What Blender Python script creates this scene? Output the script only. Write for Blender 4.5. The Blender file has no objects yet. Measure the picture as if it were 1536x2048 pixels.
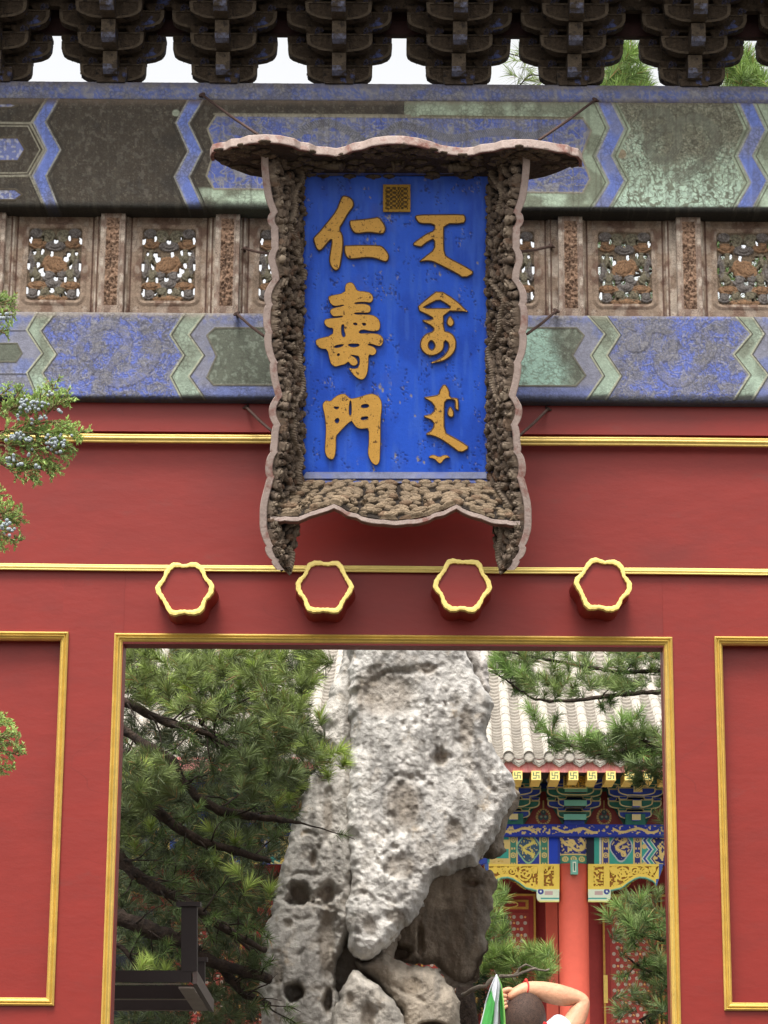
import bpy, math, random
import numpy as np
from mathutils import Vector, Matrix
from mathutils.geometry import tessellate_polygon
random.seed(7)
RNG = np.random.default_rng(7)
S = bpy.context.scene
COL = S.collection

# ------------------------------------------------------------------ camera
F, W0, H0 = 4555.0, 1536.0, 2048.0
PITCH, ROLL, CZ = math.radians(13.4), math.radians(0.40), 1.6
CAM = np.array([0.0, 0.0, CZ])
FW = np.array([0, math.cos(PITCH), math.sin(PITCH)])
_r0 = np.array([1.0, 0, 0]); _u0 = np.array([0, -math.sin(PITCH), math.cos(PITCH)])
RT = _r0*math.cos(ROLL) + _u0*math.sin(ROLL)
UP = _u0*math.cos(ROLL) - _r0*math.sin(ROLL)
cam = bpy.data.cameras.new('camera'); camo = bpy.data.objects.new('camera', cam); COL.objects.link(camo)
cam.sensor_fit = 'HORIZONTAL'; cam.sensor_width = 36.0; cam.lens = F/W0*36.0
cam.clip_start = 0.1; cam.clip_end = 3000
m = Matrix.Identity(4)
for i in range(3):
    m[i][0] = RT[i]; m[i][1] = UP[i]; m[i][2] = -FW[i]
m[2][3] = CZ
camo.matrix_world = m
S.camera = camo

# ------------------------------------------------------------------ light: bright overcast sky
SUN_EL, SUN_AZ = math.radians(62), math.radians(194)      # sun behind the camera, a little to the left
world = bpy.data.worlds.new('World'); S.world = world; world.use_nodes = True
wn = world.node_tree; bg = wn.nodes['Background']
sky = wn.nodes.new('ShaderNodeTexSky'); sky.sky_type = 'NISHITA'; sky.sun_disc = False
sky.sun_elevation = SUN_EL; sky.sun_rotation = SUN_AZ; sky.dust_density = 4.0; sky.air_density = 1.0
hs = wn.nodes.new('ShaderNodeHueSaturation'); hs.inputs['Saturation'].default_value = 0.06
hs.inputs['Value'].default_value = 1.62
wn.links.new(sky.outputs[0], hs.inputs['Color']); wn.links.new(hs.outputs[0], bg.inputs[0])
bg.inputs[1].default_value = 0.15
sl = bpy.data.lights.new('sun', 'SUN'); sl.energy = 3.1; sl.angle = math.radians(28); sl.color = (1.0, 0.965, 0.91)
so = bpy.data.objects.new('sun', sl); COL.objects.link(so)
_d = Vector((math.sin(SUN_AZ)*math.cos(SUN_EL), math.cos(SUN_AZ)*math.cos(SUN_EL), math.sin(SUN_EL)))
so.rotation_euler = _d.to_track_quat('Z', 'Y').to_euler(); so.location = (0, -5, 20)
S.view_settings.view_transform = 'Standard'; S.view_settings.look = 'None'
S.view_settings.gamma = 1.0; S.view_settings.use_curve_mapping = False
S.view_settings.exposure = 0.42
S.render.engine = 'CYCLES'

# ------------------------------------------------------------------ picture <-> place
def ray(x, y):
    x = np.asarray(x, float); y = np.asarray(y, float)
    return (FW + ((x-W0/2)/F)[..., None]*RT + ((H0/2-y)/F)[..., None]*UP)
def at(x, y, Y):                      # world point seen at (x, y) standing on the vertical plane at distance Y
    d = ray(x, y); t = np.asarray(Y, float)/d[..., 1]
    return CAM + t[..., None]*d
def onplane(x, y, p0, n):
    d = ray(x, y); t = np.dot(np.asarray(p0)-CAM, n)/(d @ np.asarray(n))
    return CAM + t[..., None]*d
def proj(P):
    q = np.asarray(P) - CAM; z = q @ FW
    return W0/2 + F*(q @ RT)/z, H0/2 - F*(q @ UP)/z

# ------------------------------------------------------------------ numeric helpers
_T2 = RNG.random((256, 256)).astype(np.float32); _T3 = RNG.random((64, 64, 64)).astype(np.float32)
def vn2(x, y, s=0):
    x = np.asarray(x, float) + s*17.31; y = np.asarray(y, float) + s*5.77
    xi = np.floor(x).astype(int); yi = np.floor(y).astype(int); fx = x-xi; fy = y-yi
    fx = fx*fx*(3-2*fx); fy = fy*fy*(3-2*fy)
    a = _T2[xi & 255, yi & 255]; b = _T2[(xi+1) & 255, yi & 255]; c = _T2[xi & 255, (yi+1) & 255]; d = _T2[(xi+1) & 255, (yi+1) & 255]
    return (a*(1-fx)+b*fx)*(1-fy)+(c*(1-fx)+d*fx)*fy
def fbm(x, y, o=4, s=0):
    v = 0; a = 0.5; t = 0
    for k in range(o):
        v = v + a*vn2(x*2**k, y*2**k, s+k*3); t += a; a *= .5
    return v/t
def vn3(x, y, z):
    xi = np.floor(x).astype(int); yi = np.floor(y).astype(int); zi = np.floor(z).astype(int)
    fx = x-xi; fy = y-yi; fz = z-zi
    fx = fx*fx*(3-2*fx); fy = fy*fy*(3-2*fy); fz = fz*fz*(3-2*fz); r = 0
    for i in (0, 1):
        for j in (0, 1):
            for k in (0, 1):
                r = r + _T3[(xi+i) & 63, (yi+j) & 63, (zi+k) & 63]*(fx if i else 1-fx)*(fy if j else 1-fy)*(fz if k else 1-fz)
    return r
def sstep(a, b, x):
    t = np.clip((x-a)/(b-a), 0, 1); return t*t*(3-2*t)
def inpoly(X, Y, poly):
    r = np.zeros(np.shape(X), bool); n = len(poly)
    for i in range(n):
        x1, y1 = poly[i]; x2, y2 = poly[(i+1) % n]
        if y1 == y2: continue
        c = ((y1 > Y) != (y2 > Y)) & (X < (x2-x1)*(Y-y1)/(y2-y1)+x1); r ^= c
    return r
def dline(X, Y, pts, closed=False, near=False):
    best = np.full(np.shape(X), 1e9); bx = np.zeros(np.shape(X)); by = np.zeros(np.shape(X))
    n = len(pts)
    for i in range(n if closed else n-1):
        x1, y1 = pts[i]; x2, y2 = pts[(i+1) % n]; dx, dy = x2-x1, y2-y1; L = dx*dx+dy*dy+1e-9
        t = np.clip(((X-x1)*dx+(Y-y1)*dy)/L, 0, 1); qx = x1+t*dx; qy = y1+t*dy
        d = np.hypot(X-qx, Y-qy)
        if near:
            k = d < best; bx[k] = qx[k]; by[k] = qy[k]
        best = np.minimum(best, d)
    return (best, bx, by) if near else best
def chaikin(p, n=1, closed=True):
    p = [np.array(q, float) for q in p]
    for _ in range(n):
        o = []; m_ = len(p)
        if not closed: o.append(p[0])
        for i in range(m_ if closed else m_-1):
            a, b = p[i], p[(i+1) % m_]; o += [a*.75+b*.25, a*.25+b*.75]
        if not closed: o.append(p[-1])
        p = o
    return [tuple(q) for q in p]
EXPO = 0.62
def lin(r, g, b, k=1.0):              # colour read as 0..255 display value -> linear surface colour
    c = np.array([r, g, b])/255.0
    c = np.where(c <= .04045, c/12.92, ((c+.055)/1.055)**2.4)
    return np.clip(c*EXPO*k, 0, .86)
def mixc(C, col, m_):
    m_ = np.clip(m_, 0, 1)[..., None]; return C*(1-m_)+np.asarray(col)*m_

# ------------------------------------------------------------------ objects
WO = {}
def org(o): return WO.get(o.name, np.zeros(3))
def tag(o, label=None, cat=None, group=None, kind=None):
    if label: o['label'] = label
    if cat: o['category'] = cat
    if group: o['group'] = group
    if kind: o['kind'] = kind
    return o
def thing(name, loc, label, cat, group=None):
    o = bpy.data.objects.new(name, None); COL.objects.link(o); o.empty_display_size = .2
    o.location = loc; WO[o.name] = np.array(loc, float)
    return tag(o, label, cat, group)
def mk(name, V, faces, mat, parent=None, col=None, smooth=False, origin=None, mi=None):
    V = np.asarray(V, float).reshape(-1, 3)
    if origin is None: origin = np.array([V[:, 0].mean(), V[:, 1].mean(), V[:, 2].min()])
    me = bpy.data.meshes.new(name)
    L = V-origin
    if isinstance(faces, np.ndarray):
        nf, k = faces.shape; me.vertices.add(len(L)); me.vertices.foreach_set('co', L.astype(np.float32).ravel())
        me.loops.add(nf*k); me.loops.foreach_set('vertex_index', faces.astype(np.int32).ravel())
        me.polygons.add(nf); me.polygons.foreach_set('loop_start', np.arange(0, nf*k, k, dtype=np.int32))
        me.update(calc_edges=True); me.validate()
    else:
        me.from_pydata([tuple(v) for v in L], [], faces); me.update()
    if col is not None:
        a = me.color_attributes.new('col', 'FLOAT_COLOR', 'POINT')
        c = np.ones((len(V), 4), np.float32); c[:, :3] = np.asarray(col).reshape(-1, 3) if np.ndim(col) > 1 else np.asarray(col)
        a.data.foreach_set('color', c.ravel())
    for q in (mat if isinstance(mat, (list, tuple)) else [mat]): me.materials.append(q)
    if mi is not None: me.polygons.foreach_set('material_index', np.asarray(mi, np.int32))
    if smooth: me.polygons.foreach_set('use_smooth', np.ones(len(me.polygons), bool))
    o = bpy.data.objects.new(name, me); COL.objects.link(o)
    if parent is not None:
        o.parent = parent; o.location = origin-org(parent)
    else: o.location = origin
    WO[o.name] = np.array(origin, float)
    return o
def dup(src, origin, parent=None, rz=0, sc=None, name=None):
    o = src.copy(); COL.objects.link(o)
    if name: o.name = name
    if parent is not None: o.parent = parent; o.location = np.asarray(origin)-org(parent)
    else: o.location = origin
    o.rotation_euler = (0, 0, rz)
    if sc is not None: o.scale = sc
    WO[o.name] = np.array(origin, float)
    return o
class MB:
    def __init__(s): s.v = []; s.f = []; s.m = []; s.n = 0
    def add(s, V, Fc, mi=0):
        V = np.asarray(V, float).reshape(-1, 3); s.v.append(V); s.f += [tuple(int(i)+s.n for i in f) for f in Fc]
        s.m += [mi]*len(Fc); s.n += len(V); return s
    def box(s, lo, hi, mi=0, ch=0):
        x0, y0, z0 = lo; x1, y1, z1 = hi
        if ch <= 0:
            return s.add([(x0,y0,z0),(x1,y0,z0),(x1,y1,z0),(x0,y1,z0),(x0,y0,z1),(x1,y0,z1),(x1,y1,z1),(x0,y1,z1)],
                         [(0,3,2,1),(4,5,6,7),(0,1,5,4),(1,2,6,5),(2,3,7,6),(3,0,4,7)], mi)
        c = ch      # chamfered on its front (towards -Y) edges
        V = [(x0+c,y0,z0+c),(x1-c,y0,z0+c),(x1-c,y0,z1-c),(x0+c,y0,z1-c),(x0,y0+c,z0),(x1,y0+c,z0),(x1,y0+c,z1),(x0,y0+c,z1),
             (x0,y1,z0),(x1,y1,z0),(x1,y1,z1),(x0,y1,z1)]
        return s.add(V, [(0,1,2,3),(0,4,5,1),(1,5,6,2),(2,6,7,3),(3,7,4,0),(4,8,9,5),(5,9,10,6),(6,10,11,7),(7,11,8,4),(8,11,10,9)], mi)
    def prism(s, poly, y0, y1, mi=0, mside=None):     # poly in XZ, extruded in Y
        n = len(poly); V = [(x, y0, z) for x, z in poly]+[(x, y1, z) for x, z in poly]
        s.add(V, [tuple(range(n)), tuple(range(2*n-1, n-1, -1))], mi)
        base = s.n-2*n; ms = mi if mside is None else mside
        s.f += [(base+i, base+n+i, base+n+(i+1) % n, base+(i+1) % n) for i in range(n)]; s.m += [ms]*n
        return s
    def tube(s, P, R, k=8, mi=0, cap=True):
        P = [np.array(p, float) for p in P]; n = len(P)
        R = [R]*n if np.isscalar(R) else R; V = []; prev = None
        for i in range(n):
            t = P[min(i+1, n-1)]-P[max(i-1, 0)]; t = t/(np.linalg.norm(t)+1e-9)
            if prev is None:
                a = np.array([0, 0, 1.0]) if abs(t[2]) < .9 else np.array([1.0, 0, 0])
            else: a = prev
            u = a-t*np.dot(a, t); u /= np.linalg.norm(u)+1e-9; w = np.cross(t, u); prev = u
            for j in range(k):
                an = 2*math.pi*j/k; V.append(P[i]+R[i]*(u*math.cos(an)+w*math.sin(an)))
        Fc = [(i*k+j, i*k+(j+1) % k, (i+1)*k+(j+1) % k, (i+1)*k+j) for i in range(n-1) for j in range(k)]
        if cap: Fc += [tuple(range(k-1, -1, -1)), tuple((n-1)*k+j for j in range(k))]
        return s.add(V, Fc, mi)
    def ball(s, c, r, seg=8, rings=6, mi=0):
        r = np.array([r]*3 if np.isscalar(r) else r, float); V = [(0, 0, -1)]
        for i in range(1, rings):
            ph = -math.pi/2+math.pi*i/rings
            for j in range(seg):
                an = 2*math.pi*j/seg; V.append((math.cos(ph)*math.cos(an), math.cos(ph)*math.sin(an), math.sin(ph)))
        V.append((0, 0, 1)); V = np.array(V)*r+np.array(c); last = len(V)-1; Fc = []
        for j in range(seg):
            Fc.append((0, 1+(j+1) % seg, 1+j)); b = 1+(rings-2)*seg; Fc.append((last, b+j, b+(j+1) % seg))
        for i in range(rings-2):
            for j in range(seg):
                a = 1+i*seg; Fc.append((a+j, a+(j+1) % seg, a+seg+(j+1) % seg, a+seg+j))
        return s.add(V, Fc, mi)
    def build(s, name, mat, parent=None, smooth=False, origin=None, col=None):
        return mk(name, np.concatenate(s.v), s.f, mat, parent, smooth=smooth, origin=origin, mi=s.m, col=col)
def grid(name, P, mat, parent=None, col=None, mask=None, smooth=True, solid=0, flip=False, origin=None, kind=None):
    nv, nu = P.shape[:2]; idx = np.arange(nv*nu).reshape(nv, nu)
    q = np.stack([idx[:-1, :-1], idx[1:, :-1], idx[1:, 1:], idx[:-1, 1:]], -1).reshape(-1, 4)
    if mask is not None:
        mk_ = mask.ravel(); q = q[mk_[q].all(1)]
    if flip: q = q[:, ::-1]
    V = P.reshape(-1, 3); c = col.reshape(-1, 3) if col is not None else None
    used = np.unique(q); re = np.zeros(nv*nu, int); re[used] = np.arange(len(used)); q = re[q]; V = V[used]
    if c is not None: c = c[used]
    o = mk(name, V, q, mat, parent, col=c, smooth=smooth, origin=origin)
    if solid:
        md = o.modifiers.new('thick', 'SOLIDIFY'); md.thickness = solid; md.offset = -1; md.use_even_offset = False
    if kind: o['kind'] = kind
    return o

# ------------------------------------------------------------------ materials
def M(name, col=(.5, .5, .5), rough=.65, attr=False, var=.15, ns=14, bump=0.0, bs=60, spots=(), metal=0.0, crack=None, spec=.3, stretch=None, trans=0):
    mt = bpy.data.materials.new(name); mt.use_nodes = True; nt = mt.node_tree; N = nt.nodes; Lk = nt.links
    b = N['Principled BSDF']; b.inputs['Roughness'].default_value = rough; b.inputs['Metallic'].default_value = metal
    b.inputs['Specular IOR Level'].default_value = spec
    tc = N.new('ShaderNodeTexCoord'); vec = tc.outputs['Object']
    if stretch:
        mp = N.new('ShaderNodeMapping'); mp.inputs['Scale'].default_value = stretch; Lk.new(vec, mp.inputs[0]); vec = mp.outputs[0]
    def noise(sc, det=4, ro=.6):
        n = N.new('ShaderNodeTexNoise'); n.inputs['Scale'].default_value = sc; n.inputs['Detail'].default_value = det
        n.inputs['Roughness'].default_value = ro; Lk.new(vec, n.inputs['Vector']); return n.outputs['Fac']
    if attr:
        a = N.new('ShaderNodeAttribute'); a.attribute_name = 'col'; c = a.outputs['Color']
    else:
        r = N.new('ShaderNodeRGB'); r.outputs[0].default_value = (*col, 1); c = r.outputs[0]
    def mix(fac, A, B, mode='MIX'):
        x = N.new('ShaderNodeMix'); x.data_type = 'RGBA'; x.blend_type = mode
        if isinstance(fac, float): x.inputs[0].default_value = fac
        else: Lk.new(fac, x.inputs[0])
        Lk.new(A, x.inputs[6])
        if isinstance(B, (tuple, list, np.ndarray)): x.inputs[7].default_value = (*B, 1)
        else: Lk.new(B, x.inputs[7])
        return x.outputs[2]
    def ramp(fac, a, b_, lo=0., hi=1.):
        x = N.new('ShaderNodeMapRange'); x.inputs[1].default_value = a; x.inputs[2].default_value = b_
        x.inputs[3].default_value = lo; x.inputs[4].default_value = hi; Lk.new(fac, x.inputs[0]); return x.outputs[0]
    if var:
        f = ramp(noise(ns, 5), .3, .7, 1-var, 1+var)
        f2 = ramp(noise(ns*7.3, 3), .3, .7, 1-var*.6, 1+var*.6)
        mu = N.new('ShaderNodeMath'); mu.operation = 'MULTIPLY'; Lk.new(f, mu.inputs[0]); Lk.new(f2, mu.inputs[1])
        vm = N.new('ShaderNodeVectorMath'); vm.operation = 'SCALE'; Lk.new(c, vm.inputs[0]); Lk.new(mu.outputs[0], vm.inputs['Scale']); c = vm.outputs[0]
    for (sc_, s0, th, w) in spots:
        c = mix(ramp(noise(s0, 6, .65), th, th+w), c, sc_)
    h = None
    if crack:
        v = N.new('ShaderNodeTexVoronoi'); v.feature = 'DISTANCE_TO_EDGE'; v.inputs['Scale'].default_value = crack[0]
        wv = N.new('ShaderNodeVectorMath'); wv.operation = 'ADD'; nn = N.new('ShaderNodeTexNoise'); nn.inputs['Scale'].default_value = crack[0]*.8
        Lk.new(vec, nn.inputs['Vector']); sc2 = N.new('ShaderNodeVectorMath'); sc2.operation = 'SCALE'; sc2.inputs['Scale'].default_value = 1.2/crack[0]
        Lk.new(nn.outputs['Color'], sc2.inputs[0]); Lk.new(vec, wv.inputs[0]); Lk.new(sc2.outputs[0], wv.inputs[1]); Lk.new(wv.outputs[0], v.inputs['Vector'])
        f = ramp(v.outputs['Distance'], 0., crack[1], crack[2], 0.)
        mk2 = ramp(noise(crack[0]*.12, 2), .38, .58)
        mm = N.new('ShaderNodeMath'); mm.operation = 'MULTIPLY'; Lk.new(f, mm.inputs[0]); Lk.new(mk2, mm.inputs[1])
        c = mix(mm.outputs[0], c, crack[3])
    Lk.new(c, b.inputs['Base Color'])
    if bump:
        bp = N.new('ShaderNodeBump'); bp.inputs['Strength'].default_value = 1.0; bp.inputs['Distance'].default_value = bump
        Lk.new(noise(bs, 5, .6), bp.inputs['Height']); Lk.new(bp.outputs[0], b.inputs['Normal'])
    if trans:
        b.inputs['Transmission Weight'].default_value = 0
        tr = N.new('ShaderNodeBsdfTranslucent'); Lk.new(c, tr.inputs[0]); ms = N.new('ShaderNodeMixShader'); ms.inputs[0].default_value = trans
        Lk.new(b.outputs[0], ms.inputs[1]); Lk.new(tr.outputs[0], ms.inputs[2]); Lk.new(ms.outputs[0], N['Material Output'].inputs[0])
    return mt
RED = lin(154, 44, 34); BLUE = lin(95, 112, 190); GREEN = lin(140, 165, 138)
m_red = M('red_lacquer', RED, .48, var=.085, ns=1.1, bump=.0022, bs=7, stretch=(.6, 1, 1.5), spots=[(lin(138, 44, 37), 1.6, .52, .2), (lin(146, 56, 48), 4.1, .62, .10), (lin(186, 96, 86), 26, .76, .03)], spec=.35, crack=(1.6, .0035, .35, lin(90, 30, 28)))
m_redd = M('red_timber_dark', lin(150, 62, 55), .6, var=.15, ns=3)
m_gold = M('gilded_moulding', lin(246, 208, 108), .34, var=.12, ns=10, bump=.002, bs=14, spots=[(lin(150, 105, 35), 18, .70, .06)], spec=.6, metal=.22)
m_goldrim = M('yellow_gilt_rim', np.array((.78, .61, .19)), .5, var=.06, ns=12, bump=.003, bs=25, spots=[(lin(200, 160, 60), 30, .68, .08)], metal=.1)
m_paint = M('old_paint', attr=True, rough=.72, var=.16, ns=22, bump=.004, bs=90, crack=(36, .20, .42, lin(66, 60, 50)), spots=[(lin(120, 112, 98), 9, .66, .16)])
m_wood = M('weathered_bracket', lin(78, 64, 50), .85, var=.38, ns=18, bump=.018, bs=38, spots=[(lin(92, 104, 158), 6.5, .60, .06), (lin(135, 120, 102), 28, .66, .06), (lin(34, 27, 21), 14, .57, .08)])
m_woodlt = M('weathered_bracket_edge', lin(100, 86, 70), .85, var=.3, ns=25, bump=.008, bs=60, spots=[(lin(60, 50, 42), 30, .55, .1)])
m_noseblue = M('weathered_nose_end', lin(122, 124, 146), .8, var=.35, ns=20, bump=.008, bs=60, spots=[(lin(84, 72, 60), 15, .46, .12)])
m_darkred = M('dark_red_board', lin(62, 34, 31), .8, var=.3, ns=10)
m_panel = M('peeling_plaster', attr=True, rough=.85, var=.26, ns=25, bump=.006, bs=70, crack=(42, .07, .6, lin(85, 62, 50)), spots=[(lin(190, 176, 160), 17, .64, .08), (lin(112, 78, 66), 13, .62, .1)])
m_carve = M('carved_dark_timber', attr=True, rough=.75, var=.25, ns=40, bump=.003, bs=150)
m_rim = M('pink_white_rim', lin(196, 174, 163), .6, var=.14, ns=14, bump=.004, bs=60, spots=[(lin(158, 110, 98), 9, .52, .14), (lin(120, 92, 80), 45, .66, .05)])
m_rimd = M('worn_red_rim_side', lin(150, 104, 94), .65, var=.2, ns=18, bump=.004, bs=60, spots=[(lin(95, 62, 54), 14, .55, .15)])
m_blue = M('plaque_blue', lin(28, 66, 188), .42, var=.10, ns=5, bump=.002, bs=35, stretch=(1.6, 1, .5), spots=[(lin(20, 50, 140), 4, .58, .25), (lin(60, 84, 190), 8, .62, .2)], spec=.4)
m_glyph = M('gilded_letter', lin(250, 190, 92), .5, var=.08, ns=20, bump=.002, bs=80, spots=[(lin(118, 78, 42), 100, .61, .03), (lin(128, 92, 52), 26, .60, .04)], metal=.1)
m_glyphd = M('letter_side', lin(112, 82, 50), .6, var=.25, ns=50, bump=.003, bs=90)
m_iron = M('rusty_iron', lin(100, 78, 70), .7, var=.3, ns=40, metal=.3, bump=.003, bs=90)
# ================================================================== setting: ground
m_pave = M('stone_paving', lin(96, 92, 85), .9, var=.2, ns=2, bump=.01, bs=10, crack=(1.2, .01, .5, lin(80, 76, 70)))
g = MB().box((-600, -400, -.4), (600, 900, 0)).build('ground', m_pave); tag(g, kind='structure')

# ================================================================== the gate
YW = 13.2
gate = thing('gate', (0.05, YW, 0), 'red lacquered timber gate with gold mouldings, faded painted beams and dark eaves brackets', 'gate')
def X(px, py=1500, Y=YW): return float(at(px, py, Y)[0])
def Z(py, px=786, Y=YW): return float(at(px, py, Y)[2])
DL, DR, DT = (X(245, 1300)+X(222, 2048))/2, (X(1327, 1300)+X(1343, 2048))/2, Z(1291)
XL, XR = -4.6, 4.7
TH = .16
pxl, pxr = (X(120, 1290)+X(98, 2000))/2, (X(1447, 1300)+X(1457, 2000))/2       # inner edges of the side panels
pzt, pzb = (Z(1282, 60)+Z(1287, 1490))/2, (Z(1999, 50)+Z(1999, 1490))/2
PW = 1.05
zs = Z(1140)       # line of the lower gold string
def wall(name, x0, x1, z0, z1, y0=YW, y1=YW+TH, mat=m_red, ch=0): return MB().box((x0, y0, z0), (x1, y1, z1), ch=ch).build(name, mat, gate)
wall('wall_panel', DL-.001, DR+.001, DT, zs)
for s, a, b, p in ((-1, XL, DL, pxl), (1, DR, XR, pxr)):
    if s < 0:
        wall('pier', p, DL, 0.0, zs); wall('pier', XL, p-PW, 0.0, zs)
        wall('rail', p-PW, p, pzt, zs); wall('rail', p-PW, p, 0, pzb)
        wall('recessed_panel', p-PW, p, pzb, pzt, YW+.085, YW+TH)
    else:
        wall('pier', DR, p, 0.0, zs); wall('pier', p+PW, XR, 0.0, zs)
        wall('rail', p, p+PW, pzt, zs); wall('rail', p, p+PW, 0, pzb)
        wall('recessed_panel', p, p+PW, pzb, pzt, YW+.085, YW+TH)
zu, zub = Z(800), Z(872)
wall('frieze_panel', XL, XR, zs, zub+.01, YW+.045, YW+TH)
wall('head_board', XL, XR, zub+.01, Z(770), YW-.03, YW+TH)
# mouldings ---------------------------------------------------------
def ring_mould(x0, x1, z0, z1, w, Y, name='gold_frame'):
    prof = [(0, 0), (0, .016), (.18, .026), (.34, .012), (.5, .024), (.66, .010), (.72, .008), (.78, .010), (1, -.006), (1, -.03)]
    V = []; Fc = []
    for i, (s, d) in enumerate(prof):
        s = s*w; jj = 0
        for cx, cz in ((x0+s, z0+s), (x1-s, z0+s), (x1-s, z1-s), (x0+s, z1-s)): V.append((cx, Y-d, cz))
        if i:
            for j in range(4): Fc.append(((i-1)*4+j, (i-1)*4+(j+1) % 4, i*4+(j+1) % 4, i*4+j))
    # subdivide long sides a little and let them wander so that they do not look ruled
    return mk(name, V, Fc, m_gold, gate)
ring_mould(X(229, 1300)-.002, X(1343, 1300)+.004, -.2, Z(1271), .052, YW-.001)
ring_mould(pxl-PW-.045, pxl+.040, pzb-.048, pzt+.046, .048, YW-.001)
ring_mould(pxr-.040, pxr+PW+.045, pzb-.048, pzt+.046, .048, YW-.001)
def bar_mould(x0, x1, z0, z1, Y, deep=.0, mat=None):
    prof = [(0, 0), (0, .012), (.15, .018), (.3, .008), (.38, .022), (.62, .024), (.7, .010), (.82, .018), (1, .012), (1, 0)]
    n = 60; P = np.zeros((len(prof), n, 3)); xs = np.linspace(x0, x1, n)
    for i, (s, d) in enumerate(prof):
        P[i, :, 0] = xs; P[i, :, 1] = Y-d-deep*(1-s)+.002*(vn2(xs*2.1, i*.0+3.3)-.5); P[i, :, 2] = z0+(z1-z0)*s+.005*(vn2(xs*1.3, 7.)-.5)
    return grid('gold_string', P, mat or m_gold, gate, smooth=False, flip=True)
bar_mould(XL, XR, Z(1147), Z(1133), YW-.001, .022, m_goldrim)
bar_mould(XL, XR, Z(889, 786, YW-.03), Z(872, 786, YW-.03), YW-.031)
# studs -------------------------------------------------------------
def stud(cx, cy, r, rot, idx):
    ys = YW-.26; c = at(cx, cy, ys); R = r
    def outline(R, k=96):
        a = np.linspace(0, 2*math.pi, k, endpoint=False); an = a+rot
        # hexagon with hollow sides and doubly knuckled corners
        h = (a % (math.pi/3))-math.pi/6
        hexr = math.cos(math.pi/6)/np.cos(h); q = np.abs(h)/(math.pi/6)
        rr = R*(hexr*.985+.02-.055*np.exp(-(q/.38)**2)-.030*np.exp(-((q-1)/.13)**2)-.02*sstep(.75, 1, q))
        return np.stack([rr*np.cos(an), rr*np.sin(an)], 1)
    o = outline(R); k = len(o); mb = MB(); V = []
    for (sc, y) in ((1.06, YW+.01), (.985, ys+.012), (.96, ys+.004)):
        V += [(c[0]+p[0]*sc, y, c[2]+p[1]*sc) for p in o]
    V.append((c[0], ys+.004, c[2]))
    Fc = []
    for i in (0, 1): Fc += [(i*k+j, (i+1)*k+j, (i+1)*k+(j+1) % k, i*k+(j+1) % k)[::-1] for j in range(k)]
    Fc += [(2*k+j, 2*k+(j+1) % k, 3*k) for j in range(k)]
    s = mk('stud', V, Fc, m_red, gate)
    inner = []
    for j in range(k):
        a = 2*math.pi*j/k; h = (a % (math.pi/3))-math.pi/6; q = abs(h)/(math.pi/6)
        rr = R*(.83*math.cos(math.pi/6)/math.cos(h)-.012*math.exp(-(q/.45)**2)-.04*float(sstep(.80, 1, q)))
        inner.append((rr*math.cos(a+rot), rr*math.sin(a+rot)))
    V = []
    prof = [(0., .03), (0., -.012), (.06, -.016), (.5, -.018), (.93, -.016), (1., -.012), (1., .012)]
    for (t, dy) in prof:
        for j in range(k):
            x = o[j][0]*1.01*(1-t)+inner[j][0]*t; z = o[j][1]*1.01*(1-t)+inner[j][1]*t
            w = 1+.012*math.sin(j*.7+idx*2)+.010*math.sin(j*1.9+idx)
            V.append((c[0]+x*w, ys+dy, c[2]+z*w))
    Fc = [(i*k+j, (i+1)*k+j, (i+1)*k+(j+1) % k, i*k+(j+1) % k)[::-1] for i in range(len(prof)-1) for j in range(k)]
    mk('gold_rim', V, Fc, m_goldrim, s)
for i, (cx, cy, r, rot) in enumerate(((370, 1178, .176, .03), (649, 1174, .175, -.02), (925, 1171, .177, -.04), (1206, 1170, .174, -.10))):
    stud(cx, cy, r, rot, i)
# ---------------------------------------------------------------- painted beams
def zig(X_, Y_, Lp, Rp): return inpoly(X_, Y_, Lp+Rp[::-1])
def beam(name, py0, py1, Yf, rad, paint, nu, nv, back=YW+TH):
    zt, zb = Z(py0, 786, Yf), Z(py1, 786, Yf); x0, x1 = X(-60, 600, Yf), X(1600, 600, Yf)
    xs = np.linspace(x0, x1, nu)
    h = zt-zb; rows = []
    for t in np.linspace(0, 1, nv):
        z = zt-h*t; e = min(z-zb, zt-z); d = 0
        if e < rad: d = rad-math.sqrt(max(rad*rad-(rad-e)**2, 0))
        rows.append((z, Yf+d))
    rows = [(zt, back)]+rows+[(zb, back)]
    P = np.zeros((len(rows), nu, 3))
    for i, (z, y) in enumerate(rows): P[i, :, 0] = xs; P[i, :, 1] = y; P[i, :, 2] = z
    px, py = proj(P); 
    C, Hh = paint(px, py); g_ = C.mean(-1, keepdims=True); gm = (C[..., 1:2] > C[..., 2:3]*1.08)*1.; C = np.clip((g_+(C-g_)*(.76-.12*gm))*(1.0+2.3*np.minimum(g_, .3)+.12*gm), 0, .8)
    Hh = Hh.copy(); Hh[0] = 0; Hh[-1] = 0
    P[..., 1] -= Hh + .006*(fbm(P[..., 0]*1.5, P[..., 2]*3, 2)-.5)
    o = grid(name, P, m_paint, gate, col=C, flip=False)
    for a, b in ((XL, x0), (x1, XR)): MB().box((a, Yf+.02, zb+.01), (b, back, zt-.01)).build('beam_end', m_paint2, o)
    return o
m_paint2 = M('old_paint_plain', lin(110, 112, 120), .75, var=.2, ns=6, bump=.003, bs=60)
def scroll(px, py, sc, s):            # curling cloud and dragon lines: thin raised squiggles
    wx = px/sc+1.6*fbm(px/sc*.9, py/sc*.9, 2, s); wy = py/sc+1.6*fbm(px/sc*.9+40, py/sc*.9, 2, s+2)
    n = vn2(wx*1.6, wy*1.6, s+5)
    return 1-sstep(.05, .13, np.abs(n-.5))
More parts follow.
